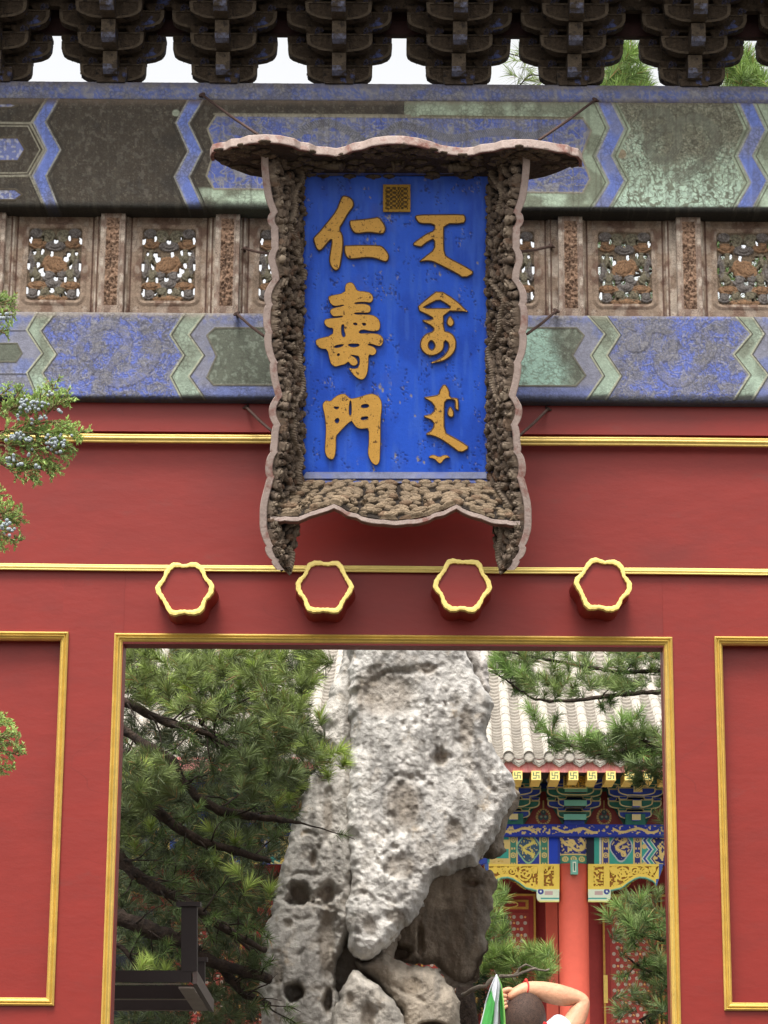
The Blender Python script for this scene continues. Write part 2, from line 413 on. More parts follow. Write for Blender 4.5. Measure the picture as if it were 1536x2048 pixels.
def body(px, py, pts, w):             # a dragon's body: a thick wavy line with scale marks
    d = dline(px, py, pts); return 1-sstep(w*.75, w, d), d
BLU, BLUG = lin(92, 112, 196), lin(116, 118, 142)
def lines(C, Hh, px, py, pts, col, w=1.6, closed=False, h=.003):
    d = dline(px, py, pts, closed); k = 1-sstep(w*.6, w*1.4, d); return mixc(C, col, k), Hh+h*k
AL = [(97,190),(66,245),(93,300),(65,352),(93,420)]; AR = [(122,190),(91,245),(121,300),(92,352),(118,420)]
BL = [(382,190),(352,246),(377,303),(349,354),(378,420)]; BR = [(412,190),(377,247),(404,303),(378,354),(408,420)]
CL = [(1190,195),(1218,256),(1192,312),(1218,365),(1180,425)]; CR = [(1218,195),(1249,258),(1223,312),(1249,361),(1213,425)]
DLp = [(1473,195),(1501,258),(1475,312),(1501,365),(1466,425)]; DRp = [(1501,195),(1531,260),(1505,312),(1534,361),(1501,425)]
def paint_upper(px, py):
    n1 = fbm(px/40, py/40, 4, 1); n2 = fbm(px/7, py/7, 3, 4); n3 = vn2(px/2.2, py/2.2, 8)
    brown = lin(74, 61, 42); C = np.zeros(px.shape+(3,))+brown; C = C*(.8+.5*vn2(px/1.8, py/1.8, 77))[..., None]
    C = mixc(C, lin(100, 90, 74), sstep(.55, .75, n2)*.8); C = mixc(C, lin(52, 45, 36), sstep(.55, .7, n1)*.6)
    C = mixc(C, lin(128, 116, 92), sstep(.80, .92, n3)*.45)
    Hh = .0015*n2
    # green ground right of centre and under the cartouche
    gr = lin(150, 168, 132); grd = lin(124, 130, 98)
    G = mixc(np.zeros(px.shape+(3,))+gr, grd, sstep(.42, .62, n1+.25*(n2-.5))*.8)
    gm = sstep(0, 1.5, px-808-3*(n2-.5)).copy()
    low = sstep(372, 380, py)*sstep(392, 425, px+ (400-py)*.5); gm = np.maximum(gm, low)
    G = mixc(G, lin(170, 196, 160), sstep(372, 395, py)*sstep(.3, .6, 1-n1)*.8)
    C = mixc(C, G, gm)
    # central cartouche
    car = [(432,231),(415,258),(430,300),(413,352),(428,378),(1165,386),(1180,358),(1163,312),(1182,262),(1166,238)]
    ci = inpoly(px, py, car); cb = np.zeros(px.shape+(3,))+lin(74, 98, 190)
    cb = mixc(cb, lin(124, 124, 140), sstep(.42, .6, fbm(px/26, py/18, 4, 9))*.55)
    cb = mixc(cb, BLUG, sstep(360, 388, py)*sstep(900, 1100, px)*.6)
    sq = scroll(px, py, 17, 3); sq2 = scroll(px, py, 9, 13)
    cb = mixc(cb, lin(150, 146, 142), np.maximum(sq, sq2*.6)*.8)
    dr = [(470,262),(520,270),(560,300),(600,262),(650,240),(700,262),(735,290),(780,262),(800,246),(850,262),(900,280),(960,268),(1010,262),(1060,276),(1105,258)]
    bd, dd = body(px, py, chaikin(dr, 2, False), 9)
    scl = (np.abs(np.sin(px*.75+dd*.5)) > .75)
    cb = mixc(cb, lin(132, 130, 132), bd*.8); cb = mixc(cb, lin(84, 84, 104), bd*scl*.5)
    C = np.where(ci[..., None], cb, C); Hh = np.where(ci, .002*np.maximum(sq, bd), Hh)
    C, Hh = lines(C, Hh, px, py, car, lin(150, 140, 112), 2.0, True)
    # zigzag blue bands
    for Lp, Rp in ((AL, AR), (BL, BR), (CL, CR), (DLp, DRp)):
        z = zig(px, py, Lp, Rp); dl = dline(px, py, Lp); dr_ = dline(px, py, Rp)
        zc = mixc(np.zeros(px.shape+(3,))+lin(92, 118, 206), lin(128, 130, 158), sstep(.4, .62, n1)*.6+sstep(0, 12, dl)*0)
        zc = mixc(zc, lin(150, 160, 200), (dl < 5)*.25)
        zc = mixc(zc, lin(80, 84, 110), (1-sstep(196, 216, py))*.6)
        C = np.where(z[..., None], zc, C)
        C, Hh = lines(C, Hh, px, py, Lp, lin(150, 148, 140), 1.8); C, Hh = lines(C, Hh, px, py, Rp, lin(150, 148, 140), 1.8)
        for off in (7, -7):
            sh = [(a+(off if off > 0 else off), b) for a, b in (Rp if off > 0 else Lp)]
            C, Hh = lines(C, Hh, px, py, sh, np.where(px[..., None] > 900, lin(112, 116, 88), lin(60, 52, 42)), 1.2)
    # dragon panel between the right bands
    dp = inpoly(px, py, [(1232,200),(1262,258),(1236,312),(1262,362),(1226,415),(1462,415),(1488,365),(1462,312),(1488,258),(1462,200)])
    sq = scroll(px, py, 11, 21)
    dpc = mixc(np.zeros(px.shape+(3,))+lin(160, 190, 156), lin(128, 124, 92), sstep(.0, 1., (335-py)/70+2.2*(n1-.5)))
    dpc = mixc(dpc, lin(172, 206, 178), sstep(345, 395, py)*(1-sq)*.6); dpc = mixc(dpc, lin(112, 112, 84), np.maximum(sq, scroll(px+50, py, 8, 25)*.6)*.8)
    dpc = mixc(dpc, lin(158, 158, 126), scroll(px+20, py+9, 9, 27)*(1-sstep(300, 360, py))*.55); dpc = mixc(dpc, lin(80, 78, 56), scroll(px+70, py, 8, 29)*(1-sstep(310, 370, py))*.6)
    bod = chaikin([(1290,230),(1330,222),(1350,250),(1310,262),(1290,300),(1330,330),(1360,290),(1350,246),(1400,232),(1432,262),(1430,308),(1390,338),(1352,356)], 2, False)
    bd, dd = body(px, py, bod, 10); dpc = mixc(dpc, lin(120, 122, 98), bd*.55)
    dpc = mixc(dpc, lin(98, 98, 76), (1-sstep(.6, 1.8, np.abs(dd-11)))*.55*(n2 > .42)); dpc = mixc(dpc, lin(98, 98, 76), bd*(np.abs(np.sin(px*.6+py*.6)) > .8)*.6)
    dpc = mixc(dpc, lin(150, 130, 90), 1-sstep(8, 11, np.hypot(px-1243, py-308)))
    C = np.where(dp[..., None], dpc, C); Hh = np.where(dp, .0022*np.maximum(sq, bd), Hh)
    # green border lines
    C, Hh = lines(C, Hh, px, py, [(840,232),(1165,236)], lin(120, 112, 78), 1.8)
    C, Hh = lines(C, Hh, px, py, [(428,228),(820,231)], lin(140, 130, 100), 1.8)
    # left honeycomb cells
    gl = lin(150, 142, 112)
    C, Hh = lines(C, Hh, px, py, [(-80,245),(60,247),(88,300),(58,352),(-80,354)], gl, 2.2); C, Hh = lines(C, Hh, px, py, [(-80,251),(56,253),(80,300),(54,346),(-80,348)], gl, 1.3)
    C, Hh = lines(C, Hh, px, py, [(95,197),(62,247)], gl, 2); C, Hh = lines(C, Hh, px, py, [(60,352),(84,405)], gl, 2)
    for (x1, y0, y1) in ((36, 207, 216), (50, 276, 322), (44, 379, 400)):
        tip = [(-80,y0),(x1-14,y0),(x1,(y0+y1)/2),(x1-14,y1),(-80,y1)]; k = inpoly(px, py, tip)
        fl = mixc(np.zeros(px.shape+(3,))+lin(104, 116, 180), lin(180, 176, 170), sstep(.5, .7, vn2(px/5, py/5, 3))*.6)
        C = np.where(k[..., None], fl, C); C, Hh = lines(C, Hh, px, py, tip, lin(96, 80, 52), 2.0, True)
    k = (1-sstep(6, 9, np.hypot(px-352, (py-226)*1.1))); C = mixc(C, lin(150, 160, 130), k)
    # browner along the top arris, darker along the bottom one, and runs
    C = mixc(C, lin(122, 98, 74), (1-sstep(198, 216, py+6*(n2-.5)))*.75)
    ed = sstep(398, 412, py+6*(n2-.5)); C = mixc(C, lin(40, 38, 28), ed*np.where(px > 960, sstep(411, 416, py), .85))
    run = sstep(.62, .8, vn2(px/5, py/120, 31)); C = mixc(C, lin(96, 86, 66), run*.25)
    return C, Hh
EL = [(76,620),(53,660),(84,707),(53,746),(75,800)]; ER = [(115,620),(80,662),(111,709),(84,746),(112,800)]
FL_ = [(373,620),(340,670),(367,711),(340,753),(364,800)]; FR = [(414,620),(377,670),(406,711),(377,753),(410,800)]
GL = [(1165,620),(1209,668),(1181,711),(1206,752),(1172,800)]; GR = [(1202,620),(1239,670),(1213,711),(1241,752),(1211,800)]
HL = [(1460,620),(1502,668),(1467,709),(1499,750),(1467,800)]; HR = [(1494,620),(1527,668),(1502,709),(1535,750),(1504,800)]
def paint_lower(px, py):
    n1 = fbm(px/40, py/40, 4, 41); n2 = fbm(px/7, py/7, 3, 44)
    lav = lin(128, 128, 146); C = np.zeros(px.shape+(3,))+lav
    C = mixc(C, lin(98, 114, 176), sstep(.42, .62, n1)*.8); C = mixc(C, lin(92, 108, 178), sstep(765, 785, py)*.75)
    C = mixc(C, lin(92, 108, 178), (1-sstep(640, 655, py))*.5*sstep(.4, .6, n2))
    Hh = .001*n2
    dragons = {0: [(160,660),(200,690),(180,720),(150,700),(190,650),(240,650),(262,690),(230,720),(200,760),(250,770),(300,740),(320,690),(290,660)],
               1: [(1260,650),(1300,665),(1280,700),(1250,690),(1310,650),(1350,670),(1345,710),(1310,720),(1330,760),(1370,770),(1400,730),(1430,700),(1410,665)]}
    for k, pl in ((0, [(118,615),(86,662),(117,709),(90,746),(116,805),(358,805),(334,753),(361,711),(334,670),(368,615)]),
                  (1, [(1206,615),(1245,670),(1219,711),(1247,752),(1215,805),(1462,805),(1493,750),(1461,709),(1496,668),(1455,615)])):
        ins = inpoly(px, py, pl); b = np.zeros(px.shape+(3,))+lin(78, 102, 200)
        b = mixc(b, lin(128, 126, 134), sstep(.40, .60, fbm(px/24, py/20, 4, 51))*.85)
        sq = scroll(px, py, 11, 55+k); b = mixc(b, lin(146, 142, 142), sq*.65); b = mixc(b, lin(66, 84, 160), scroll(px+2.5, py+2.5, 11, 55+k)*(1-sq)*.55)  # offset darker-blue copy paints a shade beside the scroll lines
        bd, dd = body(px, py, chaikin(dragons[k], 2, False), 10); b = mixc(b, lin(130, 126, 128), bd*.5)
        b = mixc(b, lin(96, 92, 104), (1-sstep(.6, 1.8, np.abs(dd-10)))*.4*(n2 > .42)); b = mixc(b, lin(112, 108, 118), np.maximum(scroll(px, py, 6, 91), 0)*.6)
        b = mixc(b, lin(74, 78, 108), sstep(.66, .8, scroll(px+30, py, 7, 61))*.5)
        C = np.where(ins[..., None], b, C); Hh = np.where(ins, .003*np.maximum(sq*.7, bd), Hh)
    # cartouche behind the plaque
    car = [(430,656),(414,671),(433,712),(414,755),(427,770),(1152,772),(1171,751),(1145,711),(1168,671),(1153,656)]
    ci = inpoly(px, py, car); olive = lin(100, 106, 84)
    c = np.zeros(px.shape+(3,))+olive; c = mixc(c, lin(128, 140, 116), sstep(.55, .7, n2)*.7)
    mint = mixc(np.zeros(px.shape+(3,))+lin(140, 184, 160), lin(112, 124, 96), scroll(px, py*1.6, 13, 71)*.6)
    c = mixc(c, mint, sstep(800, 820, px)*(1-sstep(1085, 1130, px+50*(n1-.5)+.3*(700-py))))
    C = np.where(ci[..., None], c, C); C, Hh = lines(C, Hh, px, py, car, lin(112, 106, 84), 2, True)
    for Lp, Rp in ((EL, ER), (FL_, FR), (GL, GR), (HL, HR)):
        z = zig(px, py, Lp, Rp); zc = mixc(np.zeros(px.shape+(3,))+lin(138, 156, 128), lin(112, 116, 90), sstep(.4, .6, n1)*.7)
        zc = mixc(zc, lin(158, 192, 164), sstep(700, 790, py)*.45); zc = mixc(zc, lin(132, 124, 92), (1-sstep(625, 650, py))*.7)
        zc = mixc(zc, lin(40, 42, 26), sstep(783, 796, py)*.85)
        C = np.where(z[..., None], zc, C)
        for q in (Lp, Rp):
            C, Hh = lines(C, Hh, px, py, q, lin(158, 158, 124), 1.6); C, Hh = lines(C, Hh, px, py, [(a+3.4, b) for a, b in q], lin(84, 80, 60), 1.1)
    # left small cells
    t = [(-80,687),(34,687),(44,707),(32,724),(-80,724)]; k = inpoly(px, py, t); C = np.where(k[..., None], olive, C)
    C, Hh = lines(C, Hh, px, py, t, lin(100, 96, 72), 1.8, True)
    for q in ([(-80,661),(50,661)], [(-80,748),(52,748)]): C, Hh = lines(C, Hh, px, py, q, lin(100, 98, 110), 1.5)
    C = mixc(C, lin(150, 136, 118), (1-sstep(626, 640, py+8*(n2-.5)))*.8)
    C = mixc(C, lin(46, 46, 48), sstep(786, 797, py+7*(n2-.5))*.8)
    return C, Hh
def paint_strip(px, py):
    n1 = fbm(px/30, py/30, 3, 81); C = mixc(np.zeros(px.shape+(3,))+lin(88, 104, 172), lin(120, 118, 132), sstep(.42, .6, n1)*.7)
    sq = np.maximum(scroll(px, py, 13, 83), scroll(px+9, py, 8, 87)*.5); C = mixc(C, lin(146, 142, 138), sq*.7)
    C = mixc(C, lin(118, 108, 104), (1-sstep(168, 176, py-.007*px))*.6); C = mixc(C, lin(104, 88, 80), sstep(196, 202, py)*.5)
    return C, .002*sq
beam('cap_plank', 167, 204, YW-.09, .008, paint_strip, 620, 14)
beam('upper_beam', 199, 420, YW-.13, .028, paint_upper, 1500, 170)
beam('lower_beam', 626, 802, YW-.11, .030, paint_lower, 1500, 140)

# ---------------------------------------------------------------- pierced panels and posts between the beams
YB = YW+.03
zt_, zb_ = Z(405, 786, YB), Z(640, 786, YB)
def win_holes(u, v):
    hs = [(-.93,-.69,.05,.13,0),(.95,-.66,.06,.12,.3),(-.47,-.70,.04,.07,0),(.53,-.72,.05,.08,.2),(.02,-.64,.09,.065,0),(-.78,-.33,.07,.07,0),(-.47,-.35,.05,.10,-.5),
          (-.12,-.29,.075,.08,0),(.42,-.16,.13,.10,.5),(.5,-.28,.09,.09,0),(.60,.05,.06,.11,-.4),(.81,-.31,.05,.08,0),(-.97,.05,.05,.12,0),(.96,.06,.05,.16,.1),
          (-.62,.02,.07,.08,-.4),(-.5,.16,.10,.09,-.4),(-.42,.27,.09,.08,0),(.08,.40,.09,.07,0),(-.82,.43,.06,.07,0),(.43,.43,.05,.09,-.4),(.8,.42,.05,.07,.5),
          (-1.0,.73,.07,.12,.2),(.92,.78,.06,.13,0),(-.55,.80,.05,.08,-.3),(-.06,.73,.10,.07,0),(.45,.82,.04,.07,0),(.30,.88,.04,.03,0)]
    d = np.full(u.shape, 9.)
    for (a, b, ra, rb, sh) in hs:
        uu = u-a-sh*(v-b)*.6; vv = v-b; d = np.minimum(d, np.hypot(uu/ra, vv/rb)-1)
    return d
def pierced(cpx, first=None, shift=0):
    # one bay board: stiles, a raised round-cornered frame and the pierced carving; 0.54 x 0.66 m
    bw, bh = .70, zt_-zb_; nu, nv = 186, 180
    xs = np.linspace(-bw/2, bw/2, nu); zs_ = np.linspace(0, bh, nv); XX, ZZ = np.meshgrid(xs, zs_)
    zc = bh*.455; u = XX/.163; v = -(ZZ-zc)/.232
    w = np.maximum(np.abs(u)-.86, 0); q = np.maximum(np.abs(v)-.90, 0); box = np.hypot(w*.163, q*.232)   # distance past a round-cornered window
    rr = .14*.163; inside = box < rr
    nz = fbm(XX*60, ZZ*60, 3, 5)
    H_ = np.where(inside, 0, .006*sstep(rr, rr+.006, box)*(1-sstep(rr+.030, rr+.036, box))+.004*sstep(rr+.012, rr+.016, box)*(1-sstep(rr+.022, rr+.026, box)))
    H_ += np.where(inside, 0, .004*(np.abs(XX) > bw/2-.045)+.003*(nz-.5))
    C = mixc(np.zeros(XX.shape+(3,))+lin(150, 130, 112), lin(116, 90, 76), sstep(.45, .6, fbm(XX*14, ZZ*14, 3, 8))*.8)
    C = mixc(C, lin(176, 160, 144), sstep(.55, .7, fbm(XX*22, ZZ*12, 3, 12))*.7)
    st = np.abs(XX); H_ += np.where(inside, 0, .012*sstep(.245, .252, st)-.008*((st > .232) & (st < .240))+.006*((st > .262) & (st < .27)))
    C = mixc(C, lin(196, 182, 166), ((st > .25) & (st < .262) | (st > .272))*sstep(.35, .6, vn2(XX*8, ZZ*14, 6))*.7); C = mixc(C, lin(84, 54, 46), ((st > .228) & (st < .240) | (st > .262) & (st < .268))*.7)
    C = mixc(C, lin(84, 42, 38), sstep(bh*.86, bh*.96, ZZ)*.8)  # dark red top band paints the upper beam's shadow on the board
    hd = win_holes(u, v)
    blobs = [(-.28,-.78,.24,.15,0),(.30,-.78,.24,.15,0),(-.72,-.86,.22,.11,2),(.72,-.86,.22,.11,2),(-.65,-.56,.30,.12,1),(.68,-.58,.28,.12,1),(0,-.50,.34,.12,2),(-.62,-.22,.22,.18,0),(.66,-.16,.22,.20,0),
             (0,.02,.42,.20,1),(-.15,-.1,.24,.12,1),(.2,.12,.26,.12,1),(-.86,-.05,.12,.3,2),(.84,.14,.14,.25,2),(-.7,.28,.2,.16,0),(-.2,.34,.22,.14,2),(.3,.3,.16,.14,2),(.62,.32,.2,.16,0),(0,.55,.3,.1,2),
             (-.6,.6,.34,.10,1),(.62,.6,.34,.10,1),(-.34,.78,.2,.13,0),(.24,.78,.22,.13,0),(-.78,.82,.22,.12,2),(.72,.84,.2,.12,2),(0,.95,.5,.08,1)]
    hb = np.zeros(XX.shape); kind = np.zeros(XX.shape, int)
    for (a, b, ra, rb, kd) in blobs:
        r = np.hypot((u-a)/ra/1.15, (v-b)/rb/1.2); t = np.where(r < 1, np.sqrt(np.clip(1-r*r, 0, 1))*.7+.3-.35*np.exp(-((r-.62)/.1)**2), 0)
        m_ = t > hb; hb = np.maximum(hb, t); kind[m_] = kd
    cc = np.stack([np.where(kind == 0, a, np.where(kind == 1, b, c_)) for a, b, c_ in zip(lin(108, 102, 84), lin(128, 98, 72), lin(104, 98, 94))], -1)
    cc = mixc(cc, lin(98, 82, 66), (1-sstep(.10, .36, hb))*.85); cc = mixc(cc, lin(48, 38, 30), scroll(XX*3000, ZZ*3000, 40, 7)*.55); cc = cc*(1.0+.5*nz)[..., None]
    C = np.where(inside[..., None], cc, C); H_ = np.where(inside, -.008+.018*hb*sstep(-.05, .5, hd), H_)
    mask = ~(inside & (hd < -.22))
    c0 = at(cpx, 640, YB); P = np.stack([c0[0]+XX, YB-H_, zb_+ZZ], -1)
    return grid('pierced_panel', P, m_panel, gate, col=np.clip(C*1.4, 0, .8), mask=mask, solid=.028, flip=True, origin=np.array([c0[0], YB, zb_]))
cps = [-133, 104, 337, 572, 786, 1015, 1250, 1488, 1722]
p0 = pierced(cps[1])
for c in cps:
    if c != cps[1]: dup(p0, (at(c, 540, YB)[0], YB, zb_), gate, sc=(-1 if c in (337, 1250) else 1, 1, 1))
def post(cpx, first=None):
    nu, nv = 50, 150; bw, bh = .148, zt_-zb_; xs = np.linspace(-bw/2, bw/2, nu); zz = np.linspace(0, bh, nv); XX, ZZ = np.meshgrid(xs, zz)
    inn = (np.abs(XX) < .038) & (ZZ > .06) & (ZZ < bh-.14); nz = fbm(XX*90, ZZ*90, 3, 15); sc_ = scroll(XX*2500, ZZ*2500, 26, 5)
    H_ = np.where(inn, -.006+.014*vn2(XX*70, ZZ*60, 4)*sstep(.2, .6, nz)+.006*sc_, .002*(nz-.5)+.004*(np.abs(XX) < .05))
    C = mixc(np.zeros(XX.shape+(3,))+lin(168, 150, 134), lin(130, 104, 90), sstep(.4, .62, fbm(XX*30, ZZ*12, 3, 18))*.7)
    C = mixc(C, lin(198, 184, 168), ((np.abs(XX) > .05)*sstep(.4, .6, vn2(XX*9, ZZ*20, 3)))*.7); C = mixc(C, lin(160, 126, 100), inn*.75); C = mixc(C, lin(80, 58, 46), inn*(1-sstep(.35, .5, nz))*.8); C = mixc(C, lin(104, 60, 54), sstep(bh-.06, bh, ZZ)*.7)
    c0 = at(cpx, 640, YB); P = np.stack([c0[0]+XX, YB-.07-H_, zb_+ZZ], -1)
    P = np.concatenate([P[:, :1]+np.array([0, .08, 0]), P, P[:, -1:]+np.array([0, .08, 0])], 1); C = np.concatenate([C[:, :1], C, C[:, -1:]], 1)
    return grid('post', P, m_panel, gate, col=np.clip(C*1.3, 0, .8), flip=True, origin=np.array([c0[0], YB, zb_]), smooth=False)
q0 = post(222)
for c in (-14, 455, 690, 912, 1140, 1376, 1612): dup(q0, (at(c, 540, YB)[0], YB, zb_), gate)

# ---------------------------------------------------------------- bracket sets under the eaves
zc0 = Z(168, 786, YW-.10); HT, ST, AH = .147, .14, .120
def arm_poly(w, h, r=.13):
    r = min(r*1.2, w*.75); pts = [(w, h), (w, h*.60)]
    for t in (.2, .4, .6, .8, 1.0):
        a = t*math.pi/2; pts.append((w-r*(1-math.cos(a)), h*.60-(h*.60)*math.sin(a)))
    q = pts+[(-x, z) for x, z in pts[::-1]]; return [(x*(1+random.uniform(-.012, .012)), z+random.uniform(-.003, .003)) for x, z in q]
def arm_mesh(w):
    mb = MB(); p = arm_poly(w, AH); n = len(p); ins = []
    c = np.array([0, AH*.55])
    for (x, z) in p:
        ins.append((x*(1-.022/max(w, .1)), c[1]+(z-c[1])*.78))
    V = [(x, -.035, z) for x, z in p]+[(x, -.036, z) for x, z in ins]+[(x, -.029, z) for x, z in ins]+[(x, .035, z) for x, z in p]
    mb.add(V, [(i, (i+1) % n, n+(i+1) % n, n+i) for i in range(n)], 1)
    mb.add(V, [(n+i, n+(i+1) % n, 2*n+(i+1) % n, 2*n+i) for i in range(n)], 0)
    mb.add(V, [tuple(2*n+i for i in range(n)), tuple(3*n+i for i in range(n-1, -1, -1))], 0)
    mb.add(V, [(i, 3*n+i, 3*n+(i+1) % n, (i+1) % n) for i in range(n)], 0)
    for _ in range(46):                        # flaking paint and old nest straw along the lower edge
        x, z = p[random.randrange(2, n-2)]; x2, z2 = p[(p.index((x, z))+1) % n]; t = random.random(); x, z = x+(x2-x)*t, z+(z2-z)*t
        if z > AH*.95: continue
        y = random.uniform(-.037, .03); l = random.uniform(.004, .016); w = random.uniform(.0015, .005); dx = random.uniform(-.006, .006)
        mb.add([(x-w, y, z+.004), (x+w, y-.002, z+.004), (x+dx, y-.004, z-l)], [(0, 1, 2)], 0)
    return mb
def blk(w, h, d):
    mb = MB(); a, b = w/2, w/2*.72; V = []
    for (s, z) in ((b, 0), (a, h*.45), (a, h)):
        V += [(-s, -s*d/w*2*.5-.0, z), (s, -s*d/w*2*.5, z), (s, s*d/w*2*.5, z), (-s, s*d/w*2*.5, z)]
    F_ = [(0, 3, 2, 1), (8, 9, 10, 11)]
    for i in (0, 4):
        F_ += [(i+j, i+(j+1) % 4, i+4+(j+1) % 4, i+4+j) for j in range(4)]
    return mb.add(V, F_)
def nose_mesh(L):
    mb = MB(); w = .043; prof = [(.05, 0), (-L+.045, 0), (-L+.012, .020), (-L, .048), (-L, AH+.012), (.05, AH+.012)]
    V = [(-w, y, z) for y, z in prof]+[(w, y, z) for y, z in prof]; n = len(prof)
    mb.add(V, [tuple(range(n-1, -1, -1)), tuple(range(n, 2*n))], 0)
    mats = [1, 2, 2, 1, 0, 0]
    for i in range(n): mb.add(V, [(i, (i+1) % n, n+(i+1) % n, n+i)], mats[i])
    return mb
protos = {}
MW = [m_wood, m_woodlt, m_noseblue]
def put(kind, name, mbf, loc, par, sx=1):
    if kind not in protos:
        mb = mbf(); V = np.concatenate(mb.v)+np.array(loc)
        o = mk(name, V, mb.f, MW, par, mi=mb.m, origin=np.array(loc, float)); protos[kind] = o; return o
    return dup(protos[kind], loc, par, sc=(sx, 1, 1))
NT = 5
bcs = [-8-234*1, -8, 222, 447, 678, 918, 1146, 1388, 1625]
yc = YW-.0
for bi, c in enumerate(bcs):
    xc = float(at(c, 150, YW-.1)[0])
    loc = np.array([xc, yc, zc0])
    if 'base' not in protos:
        mb = MB(); s0, s1 = .086, .099
        V = []
        for (s, z) in ((s0, 0), (s1, .05), (s1, .095)): V += [(-s, -.105, z), (s, -.105, z), (s, .105, z), (-s, .105, z)]
        V = np.array(V); mb.add(V, [(0, 3, 2, 1), (8, 9, 10, 11)]+[(i+j, i+(j+1) % 4, i+4+(j+1) % 4, i+4+j) for i in (0, 4) for j in range(4)])
        base = mk('bracket_set', V+loc, mb.f, MW, gate, mi=mb.m, origin=loc); protos['base'] = base
    else: base = dup(protos['base'], loc, gate)
    for j in range(0, NT):                       # step outwards
        yy = yc-ST*j
        for k, w in ((j, .205), (j+1, .325)):
            if j == -1: k += 2
            if k < 0 or k > NT: continue
            z = zc0+.034+HT*k
            put('arm%.3f' % w, 'arm', lambda w=w: arm_mesh(w), (xc+random.uniform(-.003, .003), yy, z), base)
            for sx in (-1, 1):
                put('blk', 'block', lambda: blk(.112, .040, .10), (xc+sx*(w-.055), yy, z+AH-.003), base)
    if 'fil' not in protos: protos['fil'] = MB().box((xc-.27, yc-.022, zc0+.034+HT+AH-.02), (xc+.27, yc+.022, zc0+.034+2*HT+.06)).build('filler_block', m_wood, base)
    else: dup(protos['fil'], WO[protos['fil'].name]+np.array([xc-float(WO[protos['fil'].name][0]), 0, 0]), base)
    for k in range(NT):
        L = ST*(k+1)+.045
        put('nose%d' % k, 'nose', lambda L=L: nose_mesh(L), (xc+random.uniform(-.004, .004), yc, zc0+.036+HT*k), base)
# long tie beams behind the bracket sets and the eaves above
x0, x1 = XL, XR
for k in range(2, NT+1):
    z = zc0+.034+HT*k
    MB().box((x0, yc-.03, z-.012+(.05 if k == 2 else 0)), (x1, yc+.03, z+HT-.016)).build('tie_beam', m_darkred, gate)
for j in range(1, NT-1):
    z = zc0+.034+HT*(j+2)
    MB().box((x0, yc-ST*j-.028, z), (x1, yc-ST*j+.028, z+AH+.03)).build('tie_beam', m_wood, gate)
zr = zc0+HT*(NT+1)+.05
for k in range(int((XR-XL)/.24)):
    xx = XL+.1+k*.24; MB().tube([(xx, YW+.8, zr+.36), (xx, YW-1.2, zr-.0)], .045, 8).build('rafter', m_wood, gate)
rf = MB(); rf.add([(XL-.3, YW-1.25, zr+.05), (XR+.3, YW-1.25, zr+.05), (XR+.3, YW, zr+.35), (XL-.3, YW, zr+.35), (XL-.3, YW+.9, zr+.20), (XR+.3, YW+.9, zr+.20),
                   (XL-.3, YW-1.25, zr+.15), (XR+.3, YW-1.25, zr+.15), (XR+.3, YW, zr+1.0), (XL-.3, YW, zr+1.0), (XL-.3, YW+.9, zr+.38), (XR+.3, YW+.9, zr+.38)],
                  [(0, 3, 2, 1), (3, 4, 5, 2), (6, 7, 8, 9), (9, 8, 11, 10), (0, 1, 7, 6), (4, 10, 11, 5), (0, 6, 9, 3), (3, 9, 10, 4), (1, 2, 8, 7), (2, 5, 11, 8)])
m_rooft = M('grey_roof_tile', lin(120, 118, 112), .8, var=.2, ns=6, bump=.02, bs=12)
rf.build('eaves_roof', m_rooft, gate)
# ================================================================== the hanging plaque
PB = at(792, 955, YW-.30); PT = at(792, 352, YW-.80)
ub = (PT-PB)/np.linalg.norm(PT-PB); nn_ = np.cross(np.array([1., 0, 0]), ub); nn_ = nn_/np.linalg.norm(nn_)
if nn_[1] > 0: nn_ = -nn_                                  # towards the viewer
plaque = thing('plaque', tuple(at(792, 1040, YW-.15)), 'blue name plaque with gilded writing in a carved frame, hung leaning over the gate', 'plaque')
def pp(x, y, h=0.): return onplane(x, y, PB+nn_*h, nn_)    # point of the board seen at (x, y), h in front of it
# blue board, a shallow tray with turned edge
nu, nv = 190, 300
cor = [pp(605, 352), pp(978, 352), pp(976, 955), pp(606, 955)]
U, V_ = np.meshgrid(np.linspace(0, 1, nu), np.linspace(0, 1, nv))
Pg = (cor[0]*(1-U)[..., None]+cor[1]*U[..., None])*(1-V_)[..., None]+(cor[3]*(1-U)[..., None]+cor[2]*U[..., None])*V_[..., None]
px, py = proj(Pg)
C = np.zeros(px.shape+(3,))+lin(50, 110, 250)
C = mixc(C, lin(34, 84, 212), sstep(.45, .65, fbm(px/60, py/90, 3, 3))*.6)
C = mixc(C, lin(76, 128, 250), sstep(.5, .75, fbm(px/9, py/70, 3, 5))*.5)
C = mixc(C, lin(88, 104, 190), sstep(.5, .7, fbm(px/34, py/34, 4, 6))*.35*np.exp(-((px-745)/50)**2))
vn = vn2(px/2.0, py/4.5, 9); vm = fbm(px/16, py/30, 3, 11)
chips = sstep(.80, .86, vn)*(sstep(.60, .66, vm)*np.exp(-((px-757)/26)**2)+.6*sstep(.66, .7, vm))
for (a, b, r) in ((760,772,6),(765,780,5),(756,790,4),(790,912,6),(822,792,4),(830,832,3),(836,918,6),(848,925,4),(715,925,4),(852,655,4),(870,530,5),(880,548,5),(918,592,4),(955,526,3),(800,805,3),(735,478,4),(707,530,3),(850,690,3),(860,712,3),(762,545,4),(740,395,3)):
    chips = np.maximum(chips, sstep(.35, .5, vn2(px/2.4, py/2.4, 13))*(1-sstep(r*.5, r*1.0, np.hypot((px-a)*1.4, (py-b)*.8))))
